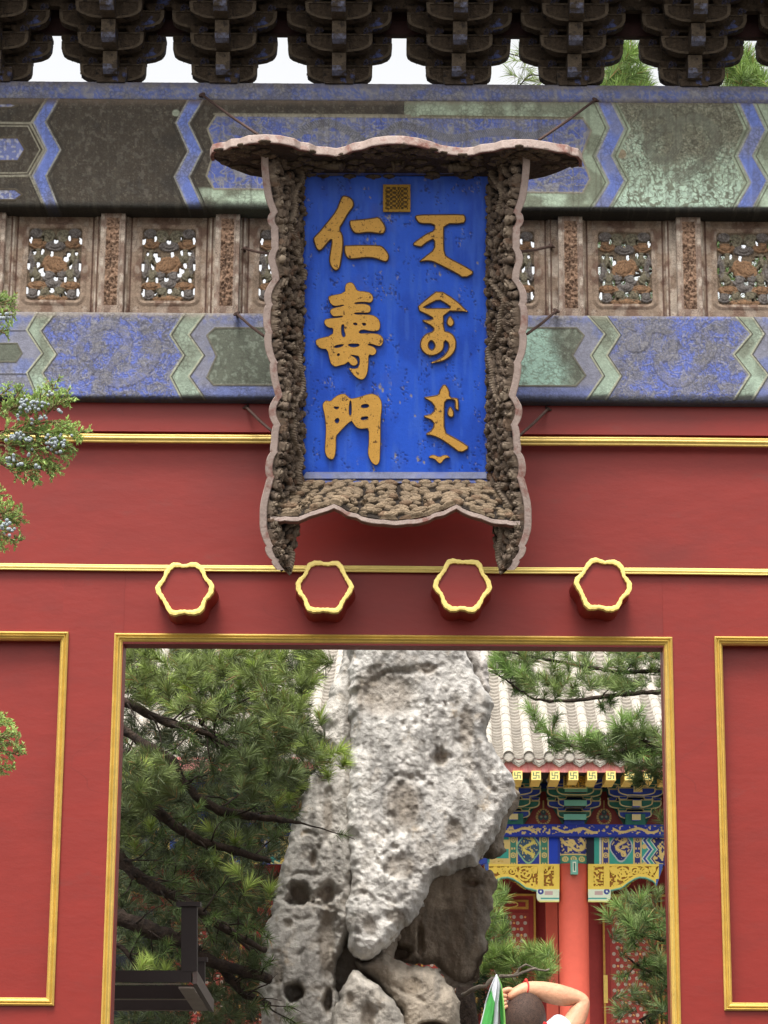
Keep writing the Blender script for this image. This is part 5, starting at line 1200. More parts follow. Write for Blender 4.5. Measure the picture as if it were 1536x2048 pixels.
# ================================================================== scholar's rock
m_rock = M('pitted_limestone', attr=True, rough=.9, var=.16, ns=9, bump=.018, bs=26, spots=[(lin(178, 164, 146), 5, .60, .12), (lin(120, 112, 104), 34, .68, .06)])
rock = thing('scholar_rock', tuple(at(720, 2100, 20.)*np.array([1, 1, 0])), 'tall pale grey limestone scholar rock standing behind the gate opening', 'rock')
def piece(poly, Yc, thick, seed, base=(186, 180, 172), dents=(), grooves=(), rr=60, step=2.6, tilt=(0, 0), amp=.10, rough=1.0, light=None, soften=1):
    p = np.array(poly, float); x0, y0 = p.min(0)-4; x1, y1 = p.max(0)+4
    X_, Y_ = np.meshgrid(np.arange(x0, x1, step), np.arange(y0, y1, step)); pl = chaikin(poly, 1)
    # ragged natural outline
    wxx = (fbm(X_/26, Y_/26, 4, seed+40)-.5)*22; wyy = (fbm(X_/26+9, Y_/26, 4, seed+43)-.5)*22; ins = inpoly(X_+wxx, Y_+wyy, pl); d, nx, ny = dline(X_+wxx, Y_+wyy, pl, True, True); nx = nx-wxx; ny = ny-wyy
    m_ = ins | (d < step*.9); sx = np.where(ins, X_, nx); sy = np.where(ins, Y_, ny); dd = np.where(ins, d, 0)
    prof = np.sqrt(np.clip(1-(1-np.clip(dd/rr, 0, 1))**2, 0, 1))
    B = at(sx, sy, Yc); u, w = B[..., 0], B[..., 2]
    n1 = fbm(u*1.7+seed, w*1.2, 4, seed); n2 = fbm(u*6+seed, w*4.5, 4, seed+3); n3 = fbm(u*19, w*15, 3, seed+5)
    rg = 1-np.abs(2*fbm(u*4.5+.4*n2, w*3.4, 3, seed+7)-1); pit = sstep(.60, .78, fbm(u*9+n2, w*8, 3, seed+9)); pit2 = sstep(.62, .74, vn2(u*26, w*22, seed+2))
    n4 = fbm(u*34+n2*2, w*20, 3, seed+15); fl = 1-np.abs(2*fbm(u*2.6+.5*n1, w*1.1+.3*n2, 3, seed+17)-1); fr2 = 1-np.abs(2*fbm(u*9+n2, w*4.2+n1, 3, seed+19)-1); n5 = vn2(u*70+n4, w*60, seed+21); H_ = amp*2.4*(n1-.5)+amp*.26*(n2-.5)*rough+amp*.6*(fl-.7)+.018*(rg-.6)*rough+.018*(fr2-.7)*rough-.008*pit*rough+.010*(n3-.5)+.022*(n4-.5)+.009*(n5-.5)
    for (cx, cy, ax, ay, dp) in dents:
        r = np.hypot((X_-cx)/ax, (Y_-cy)/ay)*(1+1.3*(n2-.5)+.8*(n3-.5)); H_ -= dp*(1-sstep(.35, 1.15, r))
    for g_, w_, dp in grooves:
        d_ = dline(X_+8*(n2-.5), Y_+8*(n3-.5), chaikin(g_, 1, False)); H_ -= dp*.6*(1-sstep(w_*.3, w_*1.5, d_))*sstep(.30, .55, n2); gd = (1-sstep(w_*.2, w_*.7, d_))*sstep(.35, .6, n2)
        grv = gd if 'grv' not in locals() else np.maximum(grv, gd)
    H_ += tilt[0]*(sx-(x0+x1)/2)/228+tilt[1]*(sy-(y0+y1)/2)/228
    H_ = H_*sstep(0, .5, prof+.05)
    P = B.copy(); P[..., 1] = Yc-(thick*prof+H_)
    C = mixc(np.zeros(X_.shape+(3,))+lin(*base), lin(*[int(c*.80) for c in base]), sstep(.42, .62, n2)*.6)
    C = mixc(C, lin(*(light or [min(255, int(c*1.09)) for c in base])), sstep(.5, .66, n1)*.8); C = mixc(C, lin(164, 150, 132), pit*.3)
    C = mixc(C, lin(120, 115, 108), sstep(.58, .74, fbm(u*16, w*2., 4, seed+11))*.45)
    for (cx, cy, ax, ay, dp) in dents: C = mixc(C, lin(140, 124, 104), (1-sstep(.5, 1.0, np.hypot((X_-cx)/ax, (Y_-cy)/ay)))*.5)
    if len(grooves): C = mixc(C, lin(120, 112, 100), grv*.35)
    # close the back
    Q = P.copy(); Q[..., 1] = Yc+thick*.8*prof
    nv_, nu_ = X_.shape
    return P, Q, C, m_
def joinrock(lst):
    Vs = []; Fs = []; Cs = []; n = 0
    for P, Q, C, m_ in lst:
        for S_, fl in ((P, False), (Q, True)):
            idx = np.arange(P.shape[0]*P.shape[1]).reshape(P.shape[:2]); q = np.stack([idx[:-1, :-1], idx[1:, :-1], idx[1:, 1:], idx[:-1, 1:]], -1).reshape(-1, 4)
            q = q[m_.ravel()[q].all(1)]; us = np.unique(q); re = np.zeros(idx.size, int); re[us] = np.arange(len(us)); q = re[q]+n
            if fl: q = q[:, ::-1]
            Vs.append(S_.reshape(-1, 3)[us]); Cs.append(C.reshape(-1, 3)[us]); Fs.append(q); n += len(us)
    return mk('stone', np.concatenate(Vs), np.concatenate(Fs), m_rock, rock, col=np.concatenate(Cs), smooth=True)
RA = [(698,1270),(915,1270),(930,1310),(950,1345),(968,1378),(990,1402),(988,1425),(978,1450),(975,1470),(985,1500),(1003,1530),(1022,1555),(1033,1580),(1030,1602),(1008,1622),(990,1672),(972,1712),(955,1728),(930,1735),(905,1747),(878,1752),(860,1772),(848,1800),(838,1818),(800,1868),(772,1898),(752,1912),(728,1924),(702,1914),(694,1880),(691,1830),(699,1780),(697,1700),(693,1600),(698,1500),(697,1400)]
RB = [(694,1270),(690,1320),(668,1368),(655,1390),(640,1435),(645,1480),(650,1520),(612,1562),(604,1600),(585,1655),(568,1700),(556,1760),(538,1820),(524,1890),(520,1960),(521,2030),(515,2200),(700,2200),(690,2060),(678,1995),(666,1935),(690,1895),(712,1840),(722,1780),(724,1700),(722,1600),(724,1500),(724,1400),(724,1270)]
RC1 = [(975,1560),(1020,1572),(1036,1590),(1034,1622),(1016,1640),(1012,1668),(1008,1716),(992,1722),(968,1716),(940,1740),(925,1700),(960,1640)]
RC2 = [(862,1725),(905,1738),(955,1730),(968,1742),(988,1740),(990,1790),(980,1850),(975,1895),(958,1930),(960,1962),(925,1982),(890,1966),(868,1935),(836,1930),(800,1926),(768,1900),(790,1850),(840,1790)]
RD = [(692,1940),(715,1925),(760,1922),(800,1935),(850,1932),(882,1940),(900,1968),(918,1998),(922,2040),(925,2200),(640,2200),(652,2060),(664,2020),(682,1990)]
RE = [(905,1270),(962,1270),(966,1300),(976,1345),(984,1385),(965,1392),(930,1350)]
RF = [(660,1760),(700,1740),(780,1780),(800,1860),(788,1925),(790,1970),(700,2000),(672,2040),(655,2080),(640,1960),(650,1860)]
A_d = [(880,1527,20,18,.09),(806,1620,44,66,.035),(765,1400,80,60,.045),(800,1740,40,30,.035),(905,1670,24,30,.03),(740,1858,18,20,.03),(790,1838,24,16,.03),(930,1470,18,60,.03),(850,1350,30,12,.03)]
B_d = [(600,1787,25,24,.22),(596,1985,22,22,.36),(656,2008,10,26,.24),(628,1726,8,20,.06),(655,1890,20,90,.09),(580,1850,12,10,.03),(658,1640,12,46,.04),(655,1790,22,18,.07),(560,1950,12,30,.03)]
RD1 = [(700,1945),(722,1946),(745,1960),(772,1985),(792,1998),(806,2030),(822,2060),(830,2200),(640,2200),(655,2050),(666,2010),(684,1975)]
RD2 = [(704,1922),(735,1915),(772,1908),(800,1930),(850,1932),(884,1942),(902,1975),(918,2008),(923,2050),(925,2200),(790,2200),(800,2040),(770,1990),(735,1955)]
A_g = [([(735,1400),(742,1378),(768,1362),(800,1354),(850,1360)],6,.035),([(772,1650),(768,1595),(786,1564),(814,1558),(838,1588),(850,1650)],5,.03),([(850,1360),(880,1345),(905,1352)],4,.025),([(905,1360),(915,1420),(905,1480),(918,1560)],5,.03),([(870,1380),(862,1440),(868,1500)],4,.02),([(700,1800),(730,1788),(752,1812),(748,1846)],6,.035),([(760,1800),(790,1812),(812,1800)],5,.03),([(716,1868),(740,1880),(768,1868)],5,.03),([(930,1570),(955,1600),(950,1650)],5,.03),([(790,1760),(760,1745),(745,1700)],4,.025),([(940,1480),(960,1520),(955,1560),(985,1590)],6,.04)]
B_g = [([(636,1812),(668,1822),(694,1838)],5,.08),([(655,1560),(640,1600),(652,1650)],4,.03),([(580,1760),(600,1750),(640,1756)],4,.03),([(575,1830),(600,1845),(620,1838)],5,.03),([(560,1900),(590,1915),(612,1905)],5,.03),([(640,1700),(636,1760)],5,.05),([(600,1680),(618,1670),(636,1680)],4,.03),([(548,1950),(560,1990),(552,2030)],5,.03)]
joinrock([piece(RA, 20.0, .36, 3, base=(206, 201, 194), dents=A_d, grooves=A_g, rr=26, amp=.085, rough=.55, tilt=(-.06, -.02)),
          piece(RB, 20.16, .34, 9, base=(192, 186, 177), dents=B_d, grooves=B_g, rough=.8, rr=36, amp=.08, tilt=(.10, 0)),
          piece(RC1, 20.5, .22, 14, base=(132, 120, 106), rr=30, amp=.06, rough=.5),  # browner, darker base carries the shade of this recessed block
          piece(RC2, 20.55, .16, 17, base=(140, 127, 112), dents=[(800,1905,34,16,.25),(840,1880,12,40,.12),(940,1770,24,10,.08)], rr=26, amp=.10, rough=.45, tilt=(.05, -.50)),  # base darkened to paint the shaded hollow under the main slab
          piece(RD1, 20.0, .40, 21, base=(192, 184, 172), dents=[(735,2035,20,30,.06),(700,2000,12,20,.04)], rr=24, amp=.09, rough=.9),
          piece(RD2, 20.3, .40, 22, base=(166, 154, 138), dents=[(862,2052,28,9,.25),(820,1975,30,20,.03)], grooves=[([(748,1950),(800,1985),(845,2005)],5,.04)], rr=30, amp=.08, rough=.35),
          piece(RE, 20.4, .2, 25, base=(206, 198, 190), rr=30, amp=.05),
          piece(RF, 20.5, .12, 28, base=(158, 146, 132), rr=30, amp=.08, rough=.5)])
cb = at(720, 2150, 20.2); MB().box((cb[0]-1.1, 19.6, 0), (cb[0]+1.1, 21.0, 1.45)).build('plinth', M('plinth_stone', lin(170, 166, 158), .8, var=.15, ns=4), rock)

# ================================================================== pines
m_bark = M('pine_bark', lin(66, 54, 46), .95, var=.35, ns=10, bump=.03, bs=18, spots=[(lin(50, 42, 38), 12, .5, .1)])
m_barkl = M('pine_bark_pale', lin(140, 128, 114), .95, var=.3, ns=14, bump=.02, bs=20)
m_need = M('pine_needles', attr=True, rough=.5, var=.0, trans=.25, spec=.25)
def tufts(Pts, Dir, n, Ln, rs, wid=.0045, twig=.10, tip=(150, 178, 92), old=(84, 104, 66), bright=None):
    K = len(Pts); Pts = np.asarray(Pts); Dir = np.asarray(Dir); Dir = Dir/np.linalg.norm(Dir, axis=1)[:, None]
    br = rs.random(K) if bright is None else bright
    P0 = np.repeat(Pts, n, 0); D = np.repeat(Dir, n, 0); N_ = K*n; B = np.repeat(br, n)
    t = rs.random(N_)**1.3; rnd = rs.normal(size=(N_, 3)); rad = rnd-D*np.sum(rnd*D, 1)[:, None]; rad /= np.linalg.norm(rad, axis=1)[:, None]+1e-9
    ph = np.radians(rs.uniform(15, 42, N_)+38*t); d = D*np.cos(ph)[:, None]+rad*np.sin(ph)[:, None]
    L = Ln*rs.uniform(.65, 1.1, N_)*(1-.25*t); a = P0-D*(twig*t)[:, None]; d[:, 2] += .0
    side = np.cross(d, rs.normal(size=(N_, 3))); side /= np.linalg.norm(side, axis=1)[:, None]+1e-9
    w = wid*rs.uniform(.7, 1.3, N_); mid = a+d*(L*.55)[:, None]; end = a+d*L[:, None]-np.array([0, 0, 1])*(L*.06)[:, None]
    V = np.stack([a-side*(w*.5)[:, None], a+side*(w*.5)[:, None], mid+side*(w*.5)[:, None], mid-side*(w*.5)[:, None], end], 1).reshape(-1, 3)
    b = np.arange(N_)[:, None]*5; F4 = b+np.array([0, 1, 2, 3]); F3 = b+np.array([3, 2, 4])
    m_ = np.clip((1-t)*.75+.5*(B-.5)+rs.uniform(-.2, .2, N_), 0, 1)[:, None]; C = (lin(*old)*(1-m_)+lin(*tip)*m_)*1.0; C = C*rs.uniform(.75, 1.25, N_)[:, None]
    yl = rs.random(N_) < .03; C[yl] = lin(170, 130, 84)
    return V, F4, F3, np.repeat(C, 5, 0)
def foliage(name, parts, parent):
    Vs = []; Fs = []; Cs = []; n = 0; f4 = []; f3 = []
    for V, F4, F3, C in parts: Vs.append(V); Cs.append(C); f4.append(F4+n); f3.append(F3+n); n += len(V)
    V = np.concatenate(Vs); C = np.concatenate(Cs); F4 = np.concatenate(f4); F3 = np.concatenate(f3)
    og = V.mean(0); me = bpy.data.meshes.new(name); me.vertices.add(len(V)); me.vertices.foreach_set('co', (V-og).astype(np.float32).ravel())
    li = np.concatenate([F4.ravel(), F3.ravel()]); ls = np.concatenate([np.arange(len(F4))*4, len(F4)*4+np.arange(len(F3))*3])
    me.loops.add(len(li)); me.loops.foreach_set('vertex_index', li.astype(np.int32)); me.polygons.add(len(ls)); me.polygons.foreach_set('loop_start', ls.astype(np.int32)); me.update(calc_edges=True)
    a = me.color_attributes.new('col', 'FLOAT_COLOR', 'POINT'); c = np.ones((len(V), 4), np.float32); c[:, :3] = np.clip(C, 0, .9); a.data.foreach_set('color', c.ravel())
    me.materials.append(m_need); o = bpy.data.objects.new(name, me); COL.objects.link(o); o.parent = parent; o.location = og-org(parent); o['kind'] = 'stuff'; WO[o.name] = og; return o
def limb(pts, parent, mat=None, name='branch', k=8, wob=.5, rs=None):
    p = np.array(pts, float); d = np.concatenate([[0], np.cumsum(np.hypot(np.diff(p[:, 0]), np.diff(p[:, 1])))]); n = max(6, int(d[-1]/9)); t = np.linspace(0, d[-1], n); q = [np.interp(t, d, p[:, i]) for i in range(4)]
    r = RNG.normal(size=(2, n))*wob*1.6; r[:, 0] = 0
    W = at(q[0]+r[0], q[1]+r[1], q[2]); R = q[3]*W[:, 1]/F*(1+.18*RNG.normal(size=n)*.5); MB().tube(W, list(np.maximum(R, .002)), k).build(name, mat or m_bark, parent, smooth=True); return W
def regionpts(poly, n, Y0, Y1, rs, jit=0):
    p = np.array(poly, float); out = []
    while len(out) < n:
        x = rs.uniform(p[:, 0].min(), p[:, 0].max(), n*2); y = rs.uniform(p[:, 1].min(), p[:, 1].max(), n*2); k = inpoly(x, y, poly); out += list(zip(x[k], y[k]))
    out = np.array(out[:n]); return at(out[:, 0], out[:, 1], rs.uniform(Y0, Y1, n)), out
rs = np.random.default_rng(11)
def dirs(n, rs, up=.5, bias=(0, -.35, 0)):
    d = rs.normal(size=(n, 3))*np.array([1, .8, .55]); d[:, 2] = np.abs(d[:, 2])*.6+up; d += np.array(bias); return d
# --- left pine
base = at(100, 1700, 19.); pineL = thing('pine_tree', (base[0]-1.2, 19., 0), 'large spreading pine left of the rock, dark limbs reaching right behind the gate', 'tree', 'pines in the courtyard')
x_ = base[0]-1.2; MB().tube([(x_, 19, 0), (x_+.1, 19, 1.6), (x_-.05, 19.1, 3.2), (x_+.2, 19, 5.2), (x_+.1, 19, 7.2)], [.28, .25, .21, .16, .06], 14).build('trunk', m_bark, pineL, smooth=True)
Ls = [[(60,1340,18.6,10),(225,1390,18.4,9),(290,1425,18.4,8.5),(340,1447,18.4,8),(380,1455,18.3,7),(420,1470,18.3,5),(470,1500,18.2,4),(520,1545,18.2,2.5)],
      [(60,1380,18.9,11),(235,1450,18.7,10),(275,1480,18.7,9),(350,1522,18.6,8),(366,1562,18.6,7.5),(392,1592,18.6,9),(440,1622,18.6,9),(500,1632,18.6,8),(560,1640,18.7,6),(600,1645,18.8,3)],
      [(60,1560,18.8,13),(235,1570,18.6,12),(300,1612,18.5,11),(350,1652,18.5,10),(400,1682,18.5,9),(470,1702,18.6,8),(540,1722,18.8,5)],
      [(60,1640,18.6,14),(225,1700,18.4,13),(262,1742,18.4,12),(312,1776,18.4,11),(365,1802,18.4,10),(420,1838,18.5,9),(470,1870,18.6,7),(530,1900,18.9,5)],
      [(60,1790,19.2,18),(225,1830,19.0,17),(270,1848,19.0,16),(335,1872,19.0,15),(375,1892,19.0,13),(420,1922,19.0,12),(470,1938,19.1,11),(540,1958,19.3,9)],
      [(440,1930,19.3,10),(462,1960,19.3,9),(490,1990,19.3,8),(540,2010,19.4,6)], [(60,1690,18.9,8),(225,1722,18.9,7),(290,1760,18.9,6),(360,1790,18.9,5),(430,1840,18.9,4),(500,1900,18.9,3)],
      [(222,1480,19,7),(262,1520,19,6),(300,1545,19,3)], [(222,1880,18.9,5),(250,1900,18.9,5),(275,1935,18.9,4),(340,1950,18.9,2)], [(500,1395,18.4,2),(440,1425,18.4,4),(420,1430,18.4,4),(400,1450,18.4,5)]]
LW = [limb(q, pineL) for q in Ls]
allp = []; r2 = np.random.default_rng(21)
def sidetwigs(src, n, parent, lo=25, hi=120, down=.5, seed=1, Yj=.6, r0=2.2, mat=None, name='twig'):
    r = np.random.default_rng(seed); ends = []; mb = MB()
    for _ in range(n):
        q = src[r.integers(len(src))]; p = np.array(q, float); i = r.integers(1, len(p)-1); x, y, Y, _r = p[i]+(p[min(i+1, len(p)-1)]-p[i])*r.random(); a = r.uniform(-.9, 1.1) if r.random() < .6 else r.uniform(-2.2, 2.2); L = r.uniform(lo, hi)
        pts = []; xx, yy = x, y; YY = Y
        for k in range(6): pts.append((xx, yy, YY, r0*(1-.14*k))); xx += L/5*math.cos(a); yy += L/5*math.sin(a); YY += r.uniform(-Yj, Yj)*.4; a += r.normal()*.28
        pts = np.array(pts); W = at(pts[:, 0], pts[:, 1], pts[:, 2]); mb.tube(W, list(pts[:, 3]*pts[:, 2]/F), 5); ends += [(W[j], W[j]-W[j-1]) for j in (3, 4, 5)]
    mb.build(name, mat or m_bark, parent, smooth=True)['kind'] = 'stuff'; return ends
endsL = sidetwigs(Ls, 120, pineL, seed=3)
polyTop = [(225,1270),(655,1270),(650,1340),(618,1375),(600,1420),(655,1480),(640,1520),(560,1470),(480,1440),(420,1440),(370,1430),(300,1400),(225,1370)]
polyMid = [(225,1510),(300,1500),(345,1540),(345,1600),(300,1610),(290,1660),(225,1690)]
polyR = [(470,1440),(600,1440),(640,1480),(600,1560),(600,1600),(520,1600),(450,1540)]
polyLow = [(225,1600),(590,1560),(585,1640),(540,1760),(520,1900),(520,2060),(225,2060)]
parts = []
P_, _ = regionpts(polyTop, 185, 17.4, 19.4, rs); parts.append(tufts(P_, dirs(185, rs, .35), 95, .155, rs, tip=(176, 196, 112), old=(96, 106, 72)))
P_, _ = regionpts(polyTop, 260, 19.6, 21.5, rs); parts.append(tufts(P_, dirs(260, rs, .3), 60, .16, rs, tip=(100, 110, 76), old=(58, 62, 46)))  # back layer: needles coloured darker to stand for the crown's inner shade
P_, _ = regionpts([(240,1450),(655,1480),(640,1590),(240,1600)], 150, 19.4, 21.5, rs); parts.append(tufts(P_, dirs(150, rs, .3), 60, .16, rs, tip=(96, 104, 72), old=(54, 58, 44)))  # back tufts, shade inside the crown put into their colour
P_, _ = regionpts([(235,1600),(590,1590),(560,1720),(235,1740)], 150, 20.4, 22.5, rs); parts.append(tufts(P_, dirs(150, rs, .3), 60, .17, rs, tip=(92, 102, 70), old=(50, 54, 40)))  # deeper tufts, darkened in colour for the shaded interior
P_, _ = regionpts(polyMid, 75, 17.6, 18.4, rs); parts.append(tufts(P_, dirs(75, rs, .35), 95, .15, rs, tip=(158, 176, 108), old=(100, 110, 80)))
P_, _ = regionpts(polyR, 70, 17.4, 18.4, rs); parts.append(tufts(P_, dirs(70, rs, .35, (.4, -.3, 0)), 95, .16, rs, tip=(148, 168, 104), old=(96, 106, 76)))
hand = [(300,1400,1),(375,1375,1),(445,1350,.8),(340,1360,.7),(505,1330,.7),(560,1310,.8),(620,1320,.9),(600,1300,.8),(255,1540,.8),(290,1530,1),(325,1560,.9),(480,1365,.4),(610,1395,.9),(640,1430,.5),(508,1470,.6),(575,1478,.5),(600,1500,.6),(660,1510,1),(690,1525,.9),(640,1500,.7),(655,1545,.6),(680,1500,1),(580,1590,.7),(596,1570,.9),(555,1605,.5),(270,1690,.6),(300,1650,.5),(470,1740,.7),(500,1770,.6),(430,1720,.5),(540,1780,.5),(300,1925,.9),(285,1930,.9),(330,1940,.6),(470,1680,.3),(420,1660,.3)]
H_ = np.array(hand); parts.append(tufts(at(H_[:, 0], H_[:, 1], 17.9+.8*rs.random(len(H_))), dirs(len(H_), rs, .7, (.2, -.4, .2)), 120, .16, rs, tip=(206, 228, 122), old=(112, 128, 76), bright=H_[:, 2]))
P_, _ = regionpts(polyLow, 520, 19.0, 21.5, rs); k = _[:, 0] > -1; parts.append(tufts(P_, dirs(len(P_), rs, .3), 70, .15, rs, tip=(116, 130, 86), old=(66, 74, 54)))
P_, _ = regionpts([(225,1380),(640,1380),(600,1560),(540,1900),(520,2060),(225,2060)], 560, 20.5, 23.5, rs); parts.append(tufts(P_, dirs(len(P_), rs, .3), 55, .16, rs, tip=(88, 98, 66), old=(50, 55, 40)))  # rearmost layer, interior shade painted as darker needle colours
ee = [e for e in endsL if r2.random() < .5]; parts.append(tufts([e[0] for e in ee], [e[1]+np.array([0, 0, .02]) for e in ee], 45, .12, rs, tip=(130, 156, 88), old=(84, 100, 62)))
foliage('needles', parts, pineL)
# --- right pine, limbs reaching left from beyond the frame
b2 = at(1480, 1700, 24.); pineR = thing('pine_tree', (b2[0]+.6, 24., 0), 'pine right of the rock, boughs crossing the tiled roof at the opening\'s upper right', 'tree', 'pines in the courtyard')
x_ = b2[0]+.6; MB().tube([(x_, 24, 0), (x_-.1, 24, 2.), (x_+.1, 24.1, 4.2), (x_-.1, 24, 6.4), (x_, 24, 9)], [.3, .26, .22, .16, .06], 14).build('trunk', m_bark, pineR, smooth=True)
Rs = [[(1480,1330,23.6,7),(1340,1340,23.2,5),(1240,1345,23,4),(1150,1330,22.9,3.5),(1090,1318,22.8,3),(990,1298,22.6,2.2)], [(1480,1375,23.4,7),(1330,1383,23,5),(1250,1388,22.9,4.5),(1180,1398,22.9,4),(1110,1403,22.8,3),(1060,1396,22.8,2.2),(1010,1358,22.7,1.8),(978,1340,22.7,1.5)],
      [(1480,1500,23.4,8),(1325,1497,23,6),(1275,1494,22.9,5),(1235,1505,22.9,5),(1190,1508,22.8,4.5),(1140,1492,22.8,4),(1100,1472,22.7,3.2),(1075,1440,22.7,2)], [(1325,1500,23,4),(1290,1480,22.8,3.5),(1260,1465,22.8,3),(1240,1440,22.8,2)],
      [(1480,1840,23.6,7),(1325,1880,23.2,5),(1290,1870,23,4),(1260,1855,22.9,3),(1235,1835,22.8,2)], [(1480,1940,23.5,6),(1325,1955,23.2,4.5),(1290,1940,23,3),(1255,1915,22.9,2)], [(1480,2050,23.5,7),(1325,2020,23.2,4),(1280,2040,23,3)]]
for q in Rs: limb(q, pineR)
eR = sidetwigs(Rs, 46, pineR, 15, 60, seed=9, Yj=.4, r0=1.7)
rg = [([(975,1275),(1480,1275),(1480,1385),(1250,1380),(1180,1392),(1110,1395),(1040,1385),(1000,1350),(985,1330)], 175, 22.4, 23.4, 1.), ([(1090,1462),(1160,1480),(1240,1460),(1330,1452),(1480,1450),(1480,1560),(1260,1528),(1170,1500),(1110,1490)], 130, 22.5, 23.4, .7),
      ([(1215,1500),(1330,1500),(1480,1500),(1480,1620),(1330,1575),(1262,1560)], 60, 22.7, 23.6, .4), ([(1215,1810),(1250,1790),(1325,1780),(1480,1780),(1480,1960),(1325,1950),(1250,1930),(1225,1870)], 100, 22.5, 23.6, .6), ([(1240,1950),(1325,1940),(1480,1940),(1480,2060),(1215,2060)], 60, 22.6, 23.6, .4), ([(1312,1600),(1480,1600),(1480,1700),(1318,1690)], 26, 22.8, 23.5, .5)]
parts = []
for pl_, n, a, b, br in rg:
    P_, _ = regionpts(pl_, n, a, b, rs); parts.append(tufts(P_, dirs(n, rs, .6, (-.3, -.3, .1)), 95, .17, rs, tip=(164, 184, 112), old=(96, 112, 78), bright=np.clip(br*rs.uniform(.5, 1.2, n), 0, 1)))
hand = np.array([(1000,1318,.8),(985,1335,.9),(1015,1340,.9),(1040,1345,.8),(1068,1430,1),(1058,1415,1),(1080,1450,.8),(1095,1465,.8),(1130,1475,.7),(1245,1435,1),(1232,1450,.9),(1262,1445,.8),(1175,1470,.9),(1160,1480,.9),(1190,1475,.9),(1215,1830,.8),(1235,1810,.9),(1262,1850,.9),(1280,1800,.7)])
parts.append(tufts(at(hand[:, 0], hand[:, 1], 22.5), dirs(len(hand), rs, .6, (-.5, -.2, .2)), 110, .19, rs, tip=(168, 200, 116), old=(100, 120, 76), bright=hand[:, 2]))
parts.append(tufts([e[0] for e in eR], [e[1]+np.array([0, 0, .02]) for e in eR], 50, .15, rs, tip=(140, 170, 96), old=(84, 104, 62))); foliage('needles', parts, pineR)
# --- small pine just behind the rock
b3 = at(935, 2100, 21.6); pineS = thing('pine_tree', (b3[0], 21.6, 0), 'small pine behind the rock with a pale forked bough above the man\'s head', 'tree', 'pines in the courtyard')
MB().tube([(b3[0], 21.6, 0), (b3[0]+.05, 21.6, 1.5), at(932, 2020, 21.6), at(925, 1900, 21.7)], [.12, .11, .10, .05], 10).build('trunk', m_bark, pineS, smooth=True)
Ss = [[(925,1990,21.5,4.5),(945,1978,21.4,4.5),(968,1972,21.4,4),(985,1958,21.4,4),(1010,1952,21.4,3.6),(1035,1948,21.4,3.2),(1060,1938,21.4,2.8),(1100,1940,21.4,1.8)], [(1005,1955,21.4,2.4),(1030,1945,21.4,2.2),(1045,1930,21.4,2),(1070,1935,21.4,1.5)], [(960,1850,21.8,2),(990,1830,21.8,1.6),(1005,1810,21.8,1.2)]]
for q in Ss: limb(q, pineS, m_barkl, wob=1.2)
hand = [(x, y, rs.uniform(.5, 1)) for x, y in zip(rs.uniform(965, 1105, 46), rs.uniform(1890, 1945, 46))]+[(990,1790,.8),(1003,1800,.9),(995,1830,.7),(985,1850,.6),(1005,1860,.5),(1000,1775,.7),(980,1820,.6)]+[(x, y, .3) for x, y in zip(rs.uniform(990, 1095, 14), rs.uniform(1955, 1985, 14))]
hand = np.array(hand); parts = [tufts(at(hand[:, 0], hand[:, 1], 21.5+.5*rs.random(len(hand))), dirs(len(hand), rs, .9, (.1, -.2, .2)), 100, .17, rs, tip=(184, 212, 120), old=(104, 126, 76), bright=hand[:, 2])]
P_, _ = regionpts([(900,1900),(985,1960),(950,2060),(900,2060)], 40, 21.8, 22.6, rs); parts.append(tufts(P_, dirs(40, rs, .3), 70, .16, rs, tip=(70, 90, 60), old=(50, 62, 44)))
P_, _ = regionpts([(960,1880),(1010,1760),(1010,1900),(980,1980)], 20, 22.2, 22.8, rs); parts.append(tufts(P_, dirs(20, rs, .5), 80, .16, rs, tip=(130, 160, 90), old=(80, 100, 60))); foliage('needles', parts, pineS)
# --- pine whose top shows between the brackets
b4 = at(1500, 500, 17.5); pineT = thing('pine_tree', (b4[0]+1.0, 17.5, 0), 'tall pine whose top shows between the eaves brackets at the upper right', 'tree', 'pines in the courtyard')
x_ = b4[0]+1.0; MB().tube([(x_, 17.5, 0), (x_+.1, 17.5, 3.), (x_-.1, 17.5, 5.5), (x_, 17.5, 8), (x_, 17.5, 10)], [.26, .22, .18, .12, .05], 12).build('trunk', m_bark, pineT, smooth=True)
for q in [[(1700,300,17.3,8),(1540,180,17.2,5),(1440,140,17.1,4),(1300,120,17,3),(1180,130,17,2.2),(1060,120,17,1.6),(1010,105,17,1)], [(1700,600,17.2,8),(1500,470,17.1,5),(1400,520,17,4),(1230,560,17,3)], [(1040,170,17,1.2),(1060,150,17,1.6),(1120,150,17,2)]]: limb(q, pineT)
parts = []
hand = [(1040,100,.8),(1030,120,.8),(1060,140,.6),(1025,150,.4),(1075,165,.5),(1050,160,.5)]; hand = np.array(hand); parts.append(tufts(at(hand[:, 0], hand[:, 1], 17.), dirs(len(hand), rs, .1, (-.5, -.2, -.2)), 42, .17, rs, tip=(160, 180, 110), old=(120, 130, 84), bright=hand[:, 2]))
P_, _ = regionpts([(1190,190),(1215,140),(1245,75),(1275,110),(1310,190)], 50, 16.6, 17.6, rs); parts.append(tufts(P_, dirs(50, rs, .8), 80, .18, rs, tip=(150, 180, 92), old=(90, 112, 62)))
P_, _ = regionpts([(1425,190),(1445,130),(1480,80),(1500,110),(1560,190)], 50, 16.6, 17.6, rs); parts.append(tufts(P_, dirs(50, rs, .8), 80, .18, rs, tip=(150, 180, 92), old=(90, 112, 62)))
P_, _ = regionpts([(1180,470),(1330,450),(1700,430),(1700,640),(1180,640)], 150, 16.6, 18.2, rs); parts.append(tufts(P_, dirs(150, rs, .5), 70, .18, rs, tip=(140, 168, 100), old=(90, 110, 66)))
